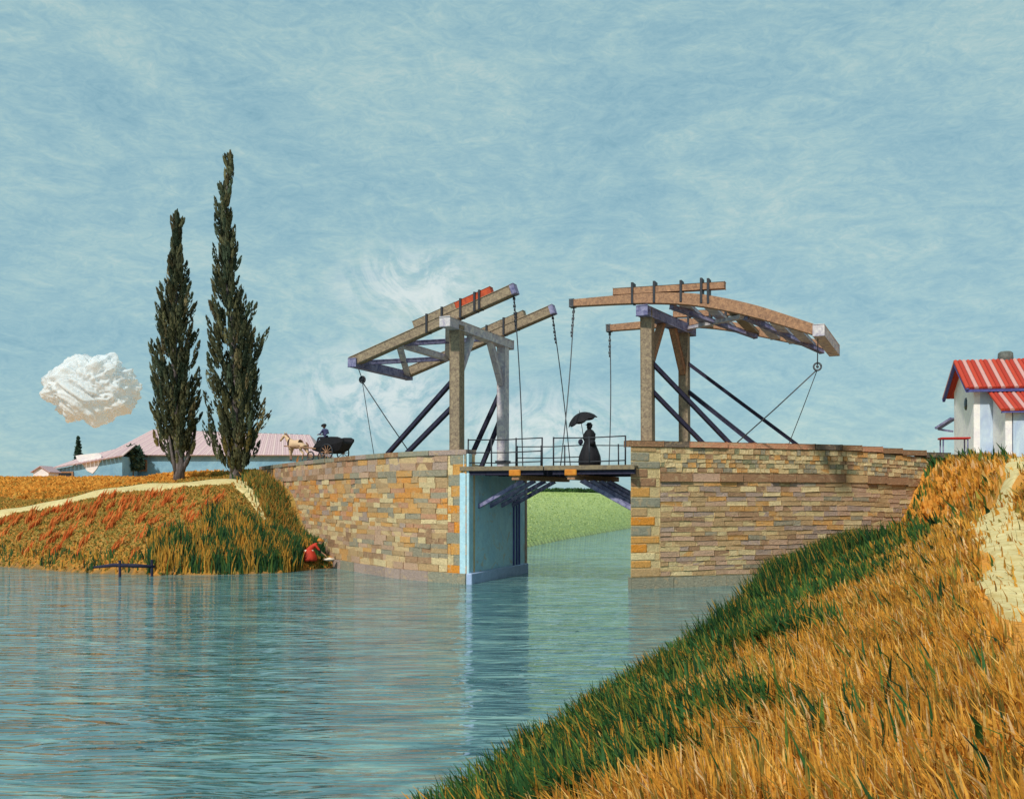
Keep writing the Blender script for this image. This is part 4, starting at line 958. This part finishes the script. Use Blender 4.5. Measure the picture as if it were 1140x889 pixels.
ap = Vector(((xa + xb) / 2, YS - .2, z2 + .08)); ap2 = ap + Vector((0, 2.6, 0))
for xx in (xa - .2, xb + .2):
    q0 = Vector((xx, YS - .2, z1)); mb.add([ap, ap2, q0 + Vector((0, 2.6, 0)), q0, ap - Vector((0, 0, .1)), ap2 - Vector((0, 0, .1)), q0 + Vector((0, 2.6, -.1)), q0 - Vector((0, 0, .1))],
        [(0, 1, 2, 3), (7, 6, 5, 4), (0, 3, 7, 4), (1, 5, 6, 2), (2, 6, 7, 3), (0, 4, 5, 1)], PK[3])
mb.build('roof', M['pink_roof'], sh)
round_tree((X_(147, 106), 106, ZG), 4.0 - .3, 1.5, 'round dark green tree showing against the pink roof left of the cypresses', cols=[srgb(78, 104, 92), srgb(60, 84, 70)])
c0 = (X_(87, 110), 110, ZG + .3); e = empty('small_cypress', c0, 'small dark cypress poking up behind the low farm wing', 'tree')
mb = MB(); mb.tube([Vector(c0), Vector(c0) + Vector((0, 0, 4))], [.12, .04], 7); mb.build('trunk', M['bark'], e)
cs = [(c0[0], 110, c0[2] + 1.5 + k * .32) for k in range(10)]; v, q, cc = leafcloud(cs, [.55 - .045 * k for k in range(10)], 200, .2, [srgb(50, 72, 58), srgb(64, 88, 70)], 1.3); raw_mesh('crown', v, q, cc, M['leaf'], e)

# ------------------------------------------------------------------ right house
HS = empty('white_house', (23.3, 50, 4.6), 'whitewashed house with red striped tile roof and dark gable opening, far right', 'house')
Du = Vector((.97, -.2, 0)).normalized(); Dv = Vector((.2, .97, 0)).normalized(); C0_ = Vector((X_(1084, 50), 50, 0))
def hp(a, b, z): return C0_ + Du * a + Dv * b + Vector((0, 0, z))
zb, ze, zr, wd, ln_ = 4.3, 9.0, 10.35, 4.2, 9
for a0 in (0, ln_ - .3):
    pr = [(0, zb), (wd, zb), (wd, ze), (wd / 2, zr), (0, ze)]
    mb = MB(); vs = [hp(a0, p[0], p[1]) for p in pr] + [hp(a0 + .3, p[0], p[1]) for p in pr]
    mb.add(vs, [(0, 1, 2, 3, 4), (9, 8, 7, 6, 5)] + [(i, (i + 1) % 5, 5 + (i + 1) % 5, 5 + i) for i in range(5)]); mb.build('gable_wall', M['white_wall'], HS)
mb = MB(); mb.box(hp(ln_ / 2, .13, (zb + ze) / 2), Du, Dv, (0, 0, 1), ln_ / 2 - .301, .12, (ze - zb) / 2); mb.box(hp(ln_ / 2, wd - .13, (zb + ze) / 2), Du, Dv, (0, 0, 1), ln_ / 2 - .301, .12, (ze - zb) / 2); mb.build('side_wall', M['shaded_wall'], HS)
RED = srgb(186, 66, 46); RED2 = srgb(172, 56, 42); CRE = srgb(200, 152, 146)
mb = MB(); ov = .55
s_ = (zr - ze) / (wd / 2)
tiled(mb, hp(-.5, wd / 2, zr + .14), hp(ln_ + .4, wd / 2, zr + .14), hp(ln_ + .4, -ov, ze - s_ * ov + .14), hp(-.5, -ov, ze - s_ * ov + .14), 48, [RED, RED2, CRE], .05)
tiled(mb, hp(ln_ + .4, wd / 2, zr + .14), hp(-.5, wd / 2, zr + .14), hp(-.5, wd + ov, ze - s_ * ov + .14), hp(ln_ + .4, wd + ov, ze - s_ * ov + .14), 48, [RED, RED2, CRE], .05)
rf = mb.build('roof', M['red_tile'], HS)
mb = MB()
for bb in (-ov, wd + ov): mb.beam(hp(-.42, wd / 2, zr + .0), hp(-.42, bb, ze - s_ * ov + .0), .1, .18)
mb.beam(hp(-.4, -ov + .05, ze - s_ * ov - .0), hp(ln_ + .3, -ov + .05, ze - s_ * ov - .0), .1, .14); mb.build('bargeboard', M['lilac_trim'], rf)
mb = MB(); cc_ = hp(2.1, wd / 2 + .2, zr + .2)
mb.lathe(cc_ - Vector((0, 0, .5)), [(.28, 0), (.30, .3), (.38, .5), (.36, .8), (.26, .88)], 12, None); mb.build('chimney', material('chimney_grey', col=srgb(112, 116, 112), col2=srgb(84, 88, 84), bump=.5), rf, True)
mb = MB(); bm = bmesh.new()
mb.ball(hp(-.02, 1.5, 8.15), 1, None, 2, (.06, .22, .34)); mb.build('gable_opening', M['glass'], HS, True)
mb = MB(); mb.beam(hp(-.05, wd + .02, 7.6), hp(-.75, wd + .5, 7.1), .6, .08); mb.beam(hp(-.05, wd + .1, 6.9), hp(-.7, wd + .5, 7.05), .07, .07); mb.build('door_hood', M['timber_lilac'], HS)
# lean-to
lo, lw = .9, 2.2
mb = MB(); mb.box(hp(lo + .15, -lw / 2, (zb + 7.6) / 2), Du, Dv, (0, 0, 1), .15, lw / 2 - .01, (7.6 - zb) / 2)
vs = [hp(lo, -lw, 7.6), hp(lo + .3, -lw, 7.6), hp(lo + .3, -.02, 7.6), hp(lo, -.02, 7.6), hp(lo, -.02, 8.5), hp(lo + .3, -.02, 8.5)]
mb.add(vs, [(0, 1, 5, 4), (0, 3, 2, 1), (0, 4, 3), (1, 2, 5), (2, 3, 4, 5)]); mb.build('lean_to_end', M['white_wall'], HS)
mb = MB(); mb.box(hp((lo + ln_) / 2 + .1, -lw + .12, (zb + 7.55) / 2), Du, Dv, (0, 0, 1), (ln_ - lo) / 2 - .25, .12, (7.55 - zb) / 2); mb.build('lean_to_front', M['shaded_wall'], HS)
mb = MB(); tiled(mb, hp(lo - .3, -.03, 8.72), hp(ln_ + .2, -.03, 8.72), hp(ln_ + .2, -lw - .4, 7.52), hp(lo - .3, -lw - .4, 7.52), 42, [RED, RED2, CRE], .05); mb.build('lean_to_roof', M['red_tile'], HS)
mb = MB(); mb.beam(hp(lo - .25, -lw - .3, 7.42), hp(ln_ + .15, -lw - .3, 7.42), .08, .12); mb.build('gutter_board', M['lilac_trim'], HS)
mb = MB(); mb.box(hp(3.2, -lw - .005, 5.7), Du, Dv, (0, 0, 1), .45, .02, 1.0, None, ch=.005); mb.build('door', M['timber_lilac'], HS)

# red-topped table beside the house
tb = P(1062, 505, 45.0); zt_ = h1(tb.x, tb.y)
TB = empty('garden_table', (tb.x, tb.y, zt_), 'small table with a bright red top and lilac legs in front of the white house', 'table')
mb = MB(); mb.box(Vector((tb.x, tb.y, zt_ + .93)), Du, Dv, (0, 0, 1), .62, .4, .04, None, ch=.01); mb.build('tabletop', material('red_paint', col=srgb(190, 48, 40), col2=srgb(165, 40, 40), var=.1, bump=.1), TB)
for sx in (-1, 1):
    for sy in (-1, 1):
        mb = MB(); c = Vector((tb.x, tb.y, zt_)) + Du * sx * .52 + Dv * sy * .3; mb.tube([c, c + Vector((0, 0, .89))], [.03, .035], 7); mb.build('leg', M['timber_lilac'], TB)

# ------------------------------------------------------------------ landing plank at left bank
lp = P(134, 636, 41.2); lz = .42
LP = empty('landing_plank', (lp.x, lp.y, 0), 'dark narrow landing plank on posts in the water at the foot of the left bank', 'jetty')
mb = MB(); mb.tube([lp + Vector((-1.15, .1, lz - lp.z - .02)), lp + Vector((-.3, 0, lz - lp.z + .08)), lp + Vector((.6, .1, lz - lp.z + .05)), lp + Vector((1.25, .5, lz - lp.z - .02))], [.05, .08, .08, .06], 8); mb.build('plank', M['timber_dark'], LP, True)
for dx, dy in ((-.02, 0), (1.15, .45)):
    mb = MB(); mb.tube([Vector((lp.x + dx, lp.y + dy, -.8)), Vector((lp.x + dx, lp.y + dy, lz + .28))], .06, 8); mb.build('post', M['timber_dark'], LP)

# ------------------------------------------------------------------ cloud
CB = MB(); cy = 420.0; cc0 = P(102, 434, cy); bm = bmesh.new(); bmesh.ops.create_icosphere(bm, subdivisions=6, radius=1)
for v_ in bm.verts:
    q_ = v_.co.copy(); sw = Vector((q_.x + .35 * math.sin(3 * q_.z + 1), q_.y, q_.z + .3 * math.sin(3.4 * q_.x)))
    k_ = 1 + .26 * mnoise.noise(sw * 1.7 + Vector((3, 1, 7))) + .20 * mnoise.noise(sw * 3.9 + Vector((1, 5, 2))) + .10 * (1 - 2 * abs(mnoise.noise(sw * 6.5))) + .04 * mnoise.noise(sw * 16)
    v_.co = cc0 + Vector((q_.x * 17.6, q_.y * 13, q_.z * 12.8)) * k_
CB.bm(bm)
cl = CB.build('cloud', M['cloud'], None, True); tag(cl, kind='structure')

# ------------------------------------------------------------------ people and animals
def skinned(joints, edges, sub=1):
    """joints {name:(pos, radius)}; returns verts, faces of one continuous skin"""
    names = list(joints); ix = {n: i for i, n in enumerate(names)}
    me = bpy.data.meshes.new('tmp_skin'); me.from_pydata([tuple(joints[n][0]) for n in names], [(ix[a], ix[b]) for a, b in edges], []); me.update()
    o = bpy.data.objects.new('tmp_skin', me); COL.objects.link(o)
    o.modifiers.new('s', 'SKIN'); sv = me.skin_vertices[0].data if me.skin_vertices else None
    if sv is None:
        bm = bmesh.new(); bm.from_mesh(me); lay = bm.verts.layers.skin.verify(); bm.to_mesh(me); bm.free(); sv = me.skin_vertices[0].data
    for i, n in enumerate(names): r = joints[n][1]; sv[i].radius = (r, r)
    for v in sv: v.use_root = False
    sv[0].use_root = True
    md = o.modifiers.new('u', 'SUBSURF'); md.levels = sub; md.render_levels = sub
    dg = bpy.context.evaluated_depsgraph_get(); ev = o.evaluated_get(dg); m2 = ev.to_mesh()
    vs = [v.co.copy() for v in m2.vertices]; fs = [tuple(p.vertices) for p in m2.polygons]; ev.to_mesh_clear()
    bpy.data.objects.remove(o); bpy.data.meshes.remove(me); return vs, fs
SKIN_C = srgb(206, 158, 126)
def person(name, base, J, face_dir, label, cloth, headc, parts_fn=None, hands=True, colfn=None, head_r=.105):
    """J: joint dict in local coordinates (x right, y forward, z up); face_dir world angle of local +y"""
    e = empty('person', base, label, 'person')
    rot = Matrix.Rotation(face_dir, 3, 'Z'); W_ = lambda v: Vector(base) + rot @ Vector(v)
    jj = {}; ed = [('pelvis', 'chest'), ('chest', 'neck')]
    for s in ('l', 'r'): ed += [('chest', 'sh_' + s), ('sh_' + s, 'el_' + s), ('el_' + s, 'wr_' + s), ('pelvis', 'hip_' + s), ('hip_' + s, 'kn_' + s), ('kn_' + s, 'an_' + s), ('an_' + s, 'toe_' + s)]
    rad = dict(pelvis=.14, chest=.15, neck=.055, sh=.065, el=.045, wr=.03, hip=.10, kn=.062, an=.042, toe=.035)
    for k, v in J.items():
        if k == 'head': continue
        jj[k] = (v, rad[k.split('_')[0]])
    if hands:
        for s, sg in (('l', -1), ('r', 1)):
            w = Vector(J['wr_' + s]); d = (w - Vector(J['el_' + s])).normalized(); side = d.cross(Vector((0, 0, 1)));
            if side.length < .1: side = Vector((1, 0, 0))
            side.normalize(); palm = w + d * .07; jj['palm_' + s] = (palm, .032); ed.append(('wr_' + s, 'palm_' + s))
            for f, (o_, L) in enumerate(((-.028, .065), (-.01, .075), (.01, .07), (.028, .055))):
                n_ = f'f{f}_{s}'; jj[n_] = (palm + side * o_ + d * L + Vector((0, 0, -.015)), .009); ed.append(('palm_' + s, n_))
            jj['th_' + s] = (w + d * .05 - side * .055 * sg, .011); ed.append(('wr_' + s, 'th_' + s))
    vs, fs = skinned({k: (Vector(v[0]), v[1]) for k, v in jj.items()}, ed)
    mb = MB(); mb.cur = cloth
    mb.v = [W_(v) for v in vs]; mb.f = [tuple(f) for f in fs]
    mb.c = [(colfn(v) if colfn else cloth) for v in vs]
    hc = Vector(J['head'])
    mb.ball(W_(hc), head_r, headc, 3, (.86, .92, 1.12))
    fw = rot @ Vector((0, 1, 0)); rt = rot @ Vector((1, 0, 0)); up = Vector((0, 0, 1)); H_ = W_(hc)
    mb.tube([H_ + fw * head_r * .8 + up * .02, H_ + fw * head_r * 1.12 - up * .015, H_ + fw * head_r * .85 - up * .03], [.01, .018, .012], 6, headc)
    for s in (-1, 1):
        mb.ball(H_ + fw * head_r * .82 + rt * s * .036 + up * .012, .012, (.02, .02, .02, 1), 1); mb.ball(H_ + rt * s * head_r * .86, .026, headc, 1, (.4, .8, 1.1))
    mb.ball(H_ + fw * head_r * .85 - up * .052, .02, srgb(150, 80, 70), 1, (1.3, .5, .4))
    mb.build('body', M['figure'], e, True)
    return e, W_, rot
# woman on the bridge
BLK = srgb(26, 24, 32)
wb = B(4.33, 1.9, ZD)
J = dict(pelvis=(0, 0, .92), chest=(0, 0, 1.22), neck=(0, .01, 1.42), head=(0, .03, 1.53), sh_l=(-.16, 0, 1.33), sh_r=(.16, 0, 1.33), el_l=(-.24, .06, 1.08), wr_l=(-.14, .24, 1.16), el_r=(.22, .0, 1.06), wr_r=(.14, .2, 1.0),
         hip_l=(-.09, 0, .88), kn_l=(-.09, .05, .48), an_l=(-.09, 0, .08), toe_l=(-.09, .14, .04), hip_r=(.09, 0, .88), kn_r=(.09, .02, .48), an_r=(.09, -.04, .08), toe_r=(.09, .10, .04))
we, WW, rot = person('woman', wb, J, R(20), 'woman in a long black dress standing on the bridge deck under her umbrella', BLK, srgb(60, 44, 40), colfn=lambda v: (srgb(120, 90, 78) if (abs(v.x) > .1 and v.z > .9 and v.y > .22) else BLK))
mb = MB(); mb.lathe(WW((0, 0, 0)), [(.36, .02), (.42, .10), (.43, .25), (.41, .42), (.34, .62), (.26, .82), (.20, 1.0), (.21, 1.12), (.23, 1.28), (.15, 1.4), (.08, 1.46)], 28, BLK, wob=.04, folds=9)
mb.ball(WW((-.02, -.24, .93)), .16, BLK, 2, (1, 1, .8)); mb.build('dress', M['black_cloth'], we, True)
mb = MB(); mb.ball(WW((0, .0, 1.57)), .115, BLK, 2, (1, 1.05, .9)); mb.tube([WW((0, .02, 1.62)), WW((0, .02, 1.64)), WW((0, .02, 1.72))], [.16, .12, .07], 14, BLK); mb.build('hat', M['black_cloth'], we, True)
mb = MB(); mb.ball(WW((-.27, .24, .98)), .10, srgb(40, 38, 60), 2, (1, .6, 1.2)); mb.tube([WW((-.27, .24, 1.05)), WW((-.22, .25, 1.12)), WW((-.15, .27, 1.16))], .012, 5, BLK)
bagc = mb.build('handbag', M['figure'], None, True); tag(bagc, 'small dark handbag hanging at the side of the woman on the bridge', 'handbag')
# umbrella
hd = WW((-.12, .3, 1.18)); axd = (P(650, 462, 0.001 + 38) - P(654, 486, 38)); axd = Vector((-.16, -.0, 1)).normalized(); Lu = .95
UM = empty('umbrella', hd, 'black scalloped umbrella held open and tilted over the woman on the bridge', 'umbrella')
mb = MB(); mb.tube([hd - axd * .15, hd + axd * Lu], .014, 6); mb.tube([hd - axd * .15, hd - axd * .2 + U * .04, hd - axd * .15 + U * .07], .016, 6); mb.build('shaft', M['iron'], UM)
q = Vector((0, 0, 1)).rotation_difference(Vector((-.36, 0, 1)).normalized()).to_matrix(); tp = hd + axd * Lu
mb = MB(); vs = []; NR = 32; rings = 7; Ru = .60
for i in range(rings + 1):
    t = i / rings
    for k in range(NR):
        th = 2 * math.pi * k / NR; sc_ = abs(math.cos(th * 4)); r = Ru * t * (.90 + .10 * sc_ if i else 1)
        vs.append(tp + q @ Vector((r * math.cos(th), r * math.sin(th), -.34 * t ** 2.1 + (.0 if i < rings else -.05 * sc_))))
fs = [(i * NR + k, i * NR + (k + 1) % NR, (i + 1) * NR + (k + 1) % NR, (i + 1) * NR + k) for i in range(rings) for k in range(NR)]
k0 = len(vs); vs += [v - Vector((0, 0, .012)) for v in vs]; fs += [tuple(i + k0 for i in f[::-1]) for f in fs]
mb.add(vs, fs); mb.build('canopy', M['black_cloth'], UM, True)
mb = MB()
for k in range(8):
    th = 2 * math.pi * k / 8; e_ = tp + q @ Vector((Ru * .96 * math.cos(th), Ru * .96 * math.sin(th), -.40)); m_ = tp + q @ Vector((Ru * .5 * math.cos(th), Ru * .5 * math.sin(th), -.12))
    mb.tube([tp - Vector((0, 0, .02)), m_, e_], .006, 4); mb.tube([tp - axd * .35, m_], .005, 4)
mb.build('ribs', M['iron'], UM)
mb = MB(); mb.tube([tp, tp + axd * .12], [.014, .005], 6); mb.build('tip', M['iron'], UM)

# cart, driver and pale horse on the left approach
cp = Vector((-9.65, 52.3, 0)); cp.z = float(road_z_l(np.array(52.2))) + .06; cd = Vector((-.86, .50, 0)).normalized(); cs_ = Vector((cd.y, -cd.x, 0))   # cd = forward (to the left)
CT = empty('cart', cp, 'black high-backed cart on the road at the left approach to the bridge', 'cart')
def cpt(f, s, z): return cp + cd * f + cs_ * s + Vector((0, 0, z))
mb = MB()   # boat-shaped tub: sweeping up to a high back
secs = [(.95, .55, .62, .30), (.6, .46, .90, .42), (.1, .36, 1.12, .52), (-.5, .36, 1.22, .56), (-1.0, .55, 1.20, .54), (-1.28, .85, 1.10, .46)]
vs = []; 
for (f, zb_, zt2, w) in secs:
    for (s, z) in ((-w * .72, zb_), (-w, (zb_ + zt2) / 2), (-w * 1.02, zt2), (-w * .9, zt2 - .02), (-w * .6, zb_ + .1), (w * .6, zb_ + .1), (w * .9, zt2 - .02), (w * 1.02, zt2), (w, (zb_ + zt2) / 2), (w * .72, zb_)): vs.append(cpt(f, s, z))
fs = []
for i in range(len(secs) - 1):
    for k in range(10): fs.append((i * 10 + k, i * 10 + (k + 1) % 10, i * 10 + 10 + (k + 1) % 10, i * 10 + 10 + k))
fs += [tuple(range(10)), tuple(range(len(vs) - 10, len(vs)))[::-1]]; mb.add(vs, fs); mb.build('body', M['black_cloth'], CT)
for s in (-1, 1):
    cw = cpt(-.35, s * .66, .42); mb = MB()
    ring = [cw + (cd * math.cos(t) + Vector((0, 0, 1)) * math.sin(t)) * .40 for t in np.linspace(0, 2 * math.pi, 25)]; mb.tube(ring, .035, 6)
    wh = mb.build('wheel', M['iron'], CT, True); mb = MB()
    for k in range(10): t = k * math.pi / 5; mb.tube([cw, cw + (cd * math.cos(t) + Vector((0, 0, 1)) * math.sin(t)) * .39], .018, 5)
    mb.tube([cw - cs_ * .08, cw + cs_ * .08], .07, 10); mb.build('spokes', M['timber_brown'], wh)
    mb = MB(); mb.tube([cpt(.6, s * .4, .62), cpt(1.5, s * .36, .72), cpt(2.9, s * .34, .82)], .032, 6); mb.build('shaft', M['timber_brown'], CT)
mb = MB(); mb.tube([cpt(-.35, -.66, .42), cpt(-.35, .66, .42)], .035, 6); mb.build('axle', M['iron'], CT)
for s in (-1, 1):
    cw = cpt(.95, s * .42, .25); mb = MB(); ring = [cw + (cd * math.cos(t) + Vector((0, 0, 1)) * math.sin(t)) * .22 for t in np.linspace(0, 2 * math.pi, 21)]; mb.tube(ring, .035, 6)
    wh = mb.build('wheel', M['iron'], CT, True); mb = MB()
    for k in range(8): t = k * math.pi / 4; mb.tube([cw, cw + (cd * math.cos(t) + Vector((0, 0, 1)) * math.sin(t)) * .21], .016, 5)
    mb.build('spokes', M['timber_brown'], wh)
mb = MB(); mb.box(cpt(.30, 0, 1.06), cd, cs_, (0, 0, 1), .2, .42, .03); mb.build('seat', M['timber_dark'], CT)
db = cpt(.26, 0, 1.09)
J = dict(pelvis=(0, 0, .12), chest=(0, .06, .42), neck=(0, .08, .60), head=(0, .12, .73), sh_l=(-.18, .05, .53), sh_r=(.18, .05, .53), el_l=(-.24, .18, .32), wr_l=(-.14, .40, .30), el_r=(.24, .18, .32), wr_r=(.14, .40, .30),
         hip_l=(-.1, .02, .10), kn_l=(-.12, .42, .12), an_l=(-.12, .55, -.26), toe_l=(-.12, .68, -.29), hip_r=(.1, .02, .10), kn_r=(.12, .42, .12), an_r=(.12, .55, -.26), toe_r=(.12, .68, -.29))
BLU = srgb(66, 66, 104)
ang = math.atan2(cd.y, cd.x) - math.pi / 2
de, DW, _ = person('driver', db, J, ang, 'driver in a blue smock and black cap seated on the cart', BLU, srgb(90, 64, 54), colfn=lambda v: (srgb(150, 110, 90) if v.y > .41 and v.z > .22 else (srgb(34, 32, 44) if v.z < .18 else BLU)))
mb = MB(); mb.ball(DW((0, .10, .79)), .115, BLK, 2, (1, 1.05, .75)); mb.tube([DW((0, .18, .78)), DW((0, .30, .76))], [.09, .05], 8, BLK); mb.build('cap', M['black_cloth'], de, True)

def horse(base, fwd, label, k=.78):
    fwd = fwd.normalized(); sd = Vector((fwd.y, -fwd.x, 0)); e = empty('horse', base, label, 'horse'); b0 = Vector(base)
    w = lambda f, s, z: b0 + (fwd * f + sd * s + Vector((0, 0, z))) * k
    J = {'belly': ((0, 0, 1.08), .29), 'chest': ((.5, 0, 1.10), .28), 'rump': ((-.5, 0, 1.16), .27), 'nb': ((.78, 0, 1.38), .17), 'nt': ((1.02, 0, 1.66), .11), 'hd': ((1.16, 0, 1.66), .10), 'mz': ((1.44, 0, 1.38), .065), 'nose': ((1.50, 0, 1.31), .06)}
    E = [('belly', 'chest'), ('belly', 'rump'), ('chest', 'nb'), ('nb', 'nt'), ('nt', 'hd'), ('hd', 'mz'), ('mz', 'nose')]
    for s, sg in (('l', -1), ('r', 1)):
        o = .12 if sg > 0 else -.06
        J.update({f'sh{s}': ((.52, sg * .14, .92), .13), f'fk{s}': ((.55 + o, sg * .15, .52), .062), f'ff{s}': ((.52 + o, sg * .15, .16), .045), f'fh{s}': ((.56 + o, sg * .15, .05), .06),
                  f'hp{s}': ((-.55, sg * .15, 1.0), .17), f'st{s}': ((-.42 - o, sg * .16, .76), .11), f'hk{s}': ((-.68 - o, sg * .15, .48), .06), f'hf{s}': ((-.62 - o, sg * .15, .16), .045), f'hh{s}': ((-.57 - o, sg * .15, .05), .06)})
        E += [('chest', f'sh{s}'), (f'sh{s}', f'fk{s}'), (f'fk{s}', f'ff{s}'), (f'ff{s}', f'fh{s}'), ('rump', f'hp{s}'), (f'hp{s}', f'st{s}'), (f'st{s}', f'hk{s}'), (f'hk{s}', f'hf{s}'), (f'hf{s}', f'hh{s}')]
    vs, fs = skinned({n: (Vector(p), r) for n, (p, r) in J.items()}, E, 2)
    mb = MB(); mb.v = [w(v.x, v.y, v.z) for v in vs]; mb.f = fs; tanc = srgb(206, 172, 138)
    mb.c = [srgb(90, 66, 56) if v.z < .12 else (srgb(150, 116, 96) if (v.x > 1.4 or v.z < .4) else tanc) for v in vs]
    for s in (-1, 1): mb.tube([w(1.04, s * .06, 1.74), w(1.03, s * .09, 1.92)], [.045 * k, .01], 6, tanc)
    mb.build('body', M['figure'], e, True)
    mb = MB(); mb.tube([w(.55, 0, 1.36), w(.78, 0, 1.56), w(1.0, 0, 1.78), w(1.1, 0, 1.76)], [.03, .06, .05, .03], 6, srgb(120, 84, 66)); mb.build('mane', M['figure'], e, True)
    mb = MB(); mb.tube([w(-.72, 0, 1.2), w(-.88, 0, 1.0), w(-.90, 0, .6)], [.03, .06, .02], 6, srgb(120, 84, 66)); mb.build('tail', M['figure'], e, True)
    mb = MB(); ring = [w(.62 + .06 * math.cos(t) - .0, .30 * math.cos(t), 1.14 + .30 * math.sin(t)) for t in np.linspace(0, 2 * math.pi, 17)]; mb.tube(ring, .04, 6, srgb(70, 48, 44)); mb.build('collar', M['figure'], e, True)
hb = cpt(2.25, 0, 0); horse(hb, cd, 'pale tan horse drawing the black cart along the road, beside the wall', .84)

# figure in red crouching at the water's edge
rb = Vector((-9.35, 45.55, 0)); rb.z = max(h1(rb.x, rb.y), .02) + .02
RD = srgb(186, 56, 36); WH = srgb(222, 208, 190)
J = dict(pelvis=(0, -.12, .42), chest=(0, .22, .76), neck=(0, .38, .88), head=(0, .52, .93), sh_l=(-.18, .26, .78), sh_r=(.18, .26, .78), el_l=(-.24, .46, .50), wr_l=(-.12, .68, .34), el_r=(.24, .46, .50), wr_r=(.12, .70, .30),
         hip_l=(-.11, -.14, .38), kn_l=(-.15, .26, .36), an_l=(-.13, .0, .07), toe_l=(-.13, .16, .04), hip_r=(.11, -.14, .38), kn_r=(.15, .26, .30), an_r=(.13, -.22, .07), toe_r=(.13, -.06, .04))
re_, RW, _ = person('washer', rb, J, R(-72), 'person in red crouching and bending forward at the water edge below the ochre wall', RD, SKIN_C,
                    colfn=lambda v: (SKIN_C if (v.y > .52 and v.z < .6) else (srgb(40, 34, 40) if (v.y > .3 and v.z < .56) else (srgb(214, 190, 160) if v.z < .2 else RD))), head_r=.12)
mb = MB(); mb.lathe(RW((0, .0, 0)), [(.34, .05), (.36, .15), (.32, .30), (.24, .46), (.17, .58)], 22, RD, wob=.05, folds=7, sx=1.0, sy=1.05); mb.build('skirt', M['figure'], re_, True)
mb = MB(); mb.ball(RW((0, .49, .985)), .125, srgb(196, 124, 50), 2, (1.0, 1.0, .85)); mb.lathe(RW((0, .53, .955)), [(.17, 0), (.175, .015), (.12, .03)], 16, srgb(200, 132, 56)); mb.build('straw_hat', M['figure'], re_, True)
mb = MB(); mb.lathe(RW((-.03, .0, 0)), [(.25, .30), (.235, .42), (.19, .56)], 12, WH, sx=1.12, sy=1.15); mb.build('apron', M['figure'], re_, True)
mb = MB(); mb.ball(RW((0, .92, .10)), .2, WH, 3, (1.2, .9, .35), .5, 2.5); lin_ = mb.build('laundry', M['figure'], None, True); tag(lin_, 'pale bundle of laundry at the water edge under the crouching figure in red', 'laundry')
# a few rushes by the figure
n = 260; x = rng.normal(-8.75, .35, n); y = rng.normal(46.0, .35, n); ok = inpoly(x, y, poly_l); x, y = x[ok], y[ok]; n = len(x)
v, q, cc = blades(np.stack([x, y, H(x, y) - .02], -1), rng.uniform(.12, .34, n), rng.uniform(.03, .06, n), rng.uniform(0, 6.28, n), rng.uniform(.2, .9, n), choose([srgb(60, 100, 50), srgb(40, 70, 40)], [1, 1], n))
tag(raw_mesh('rushes', v, q, cc, M['grass']), 'low green rushes beside the crouching figure', 'rushes', kind='stuff')
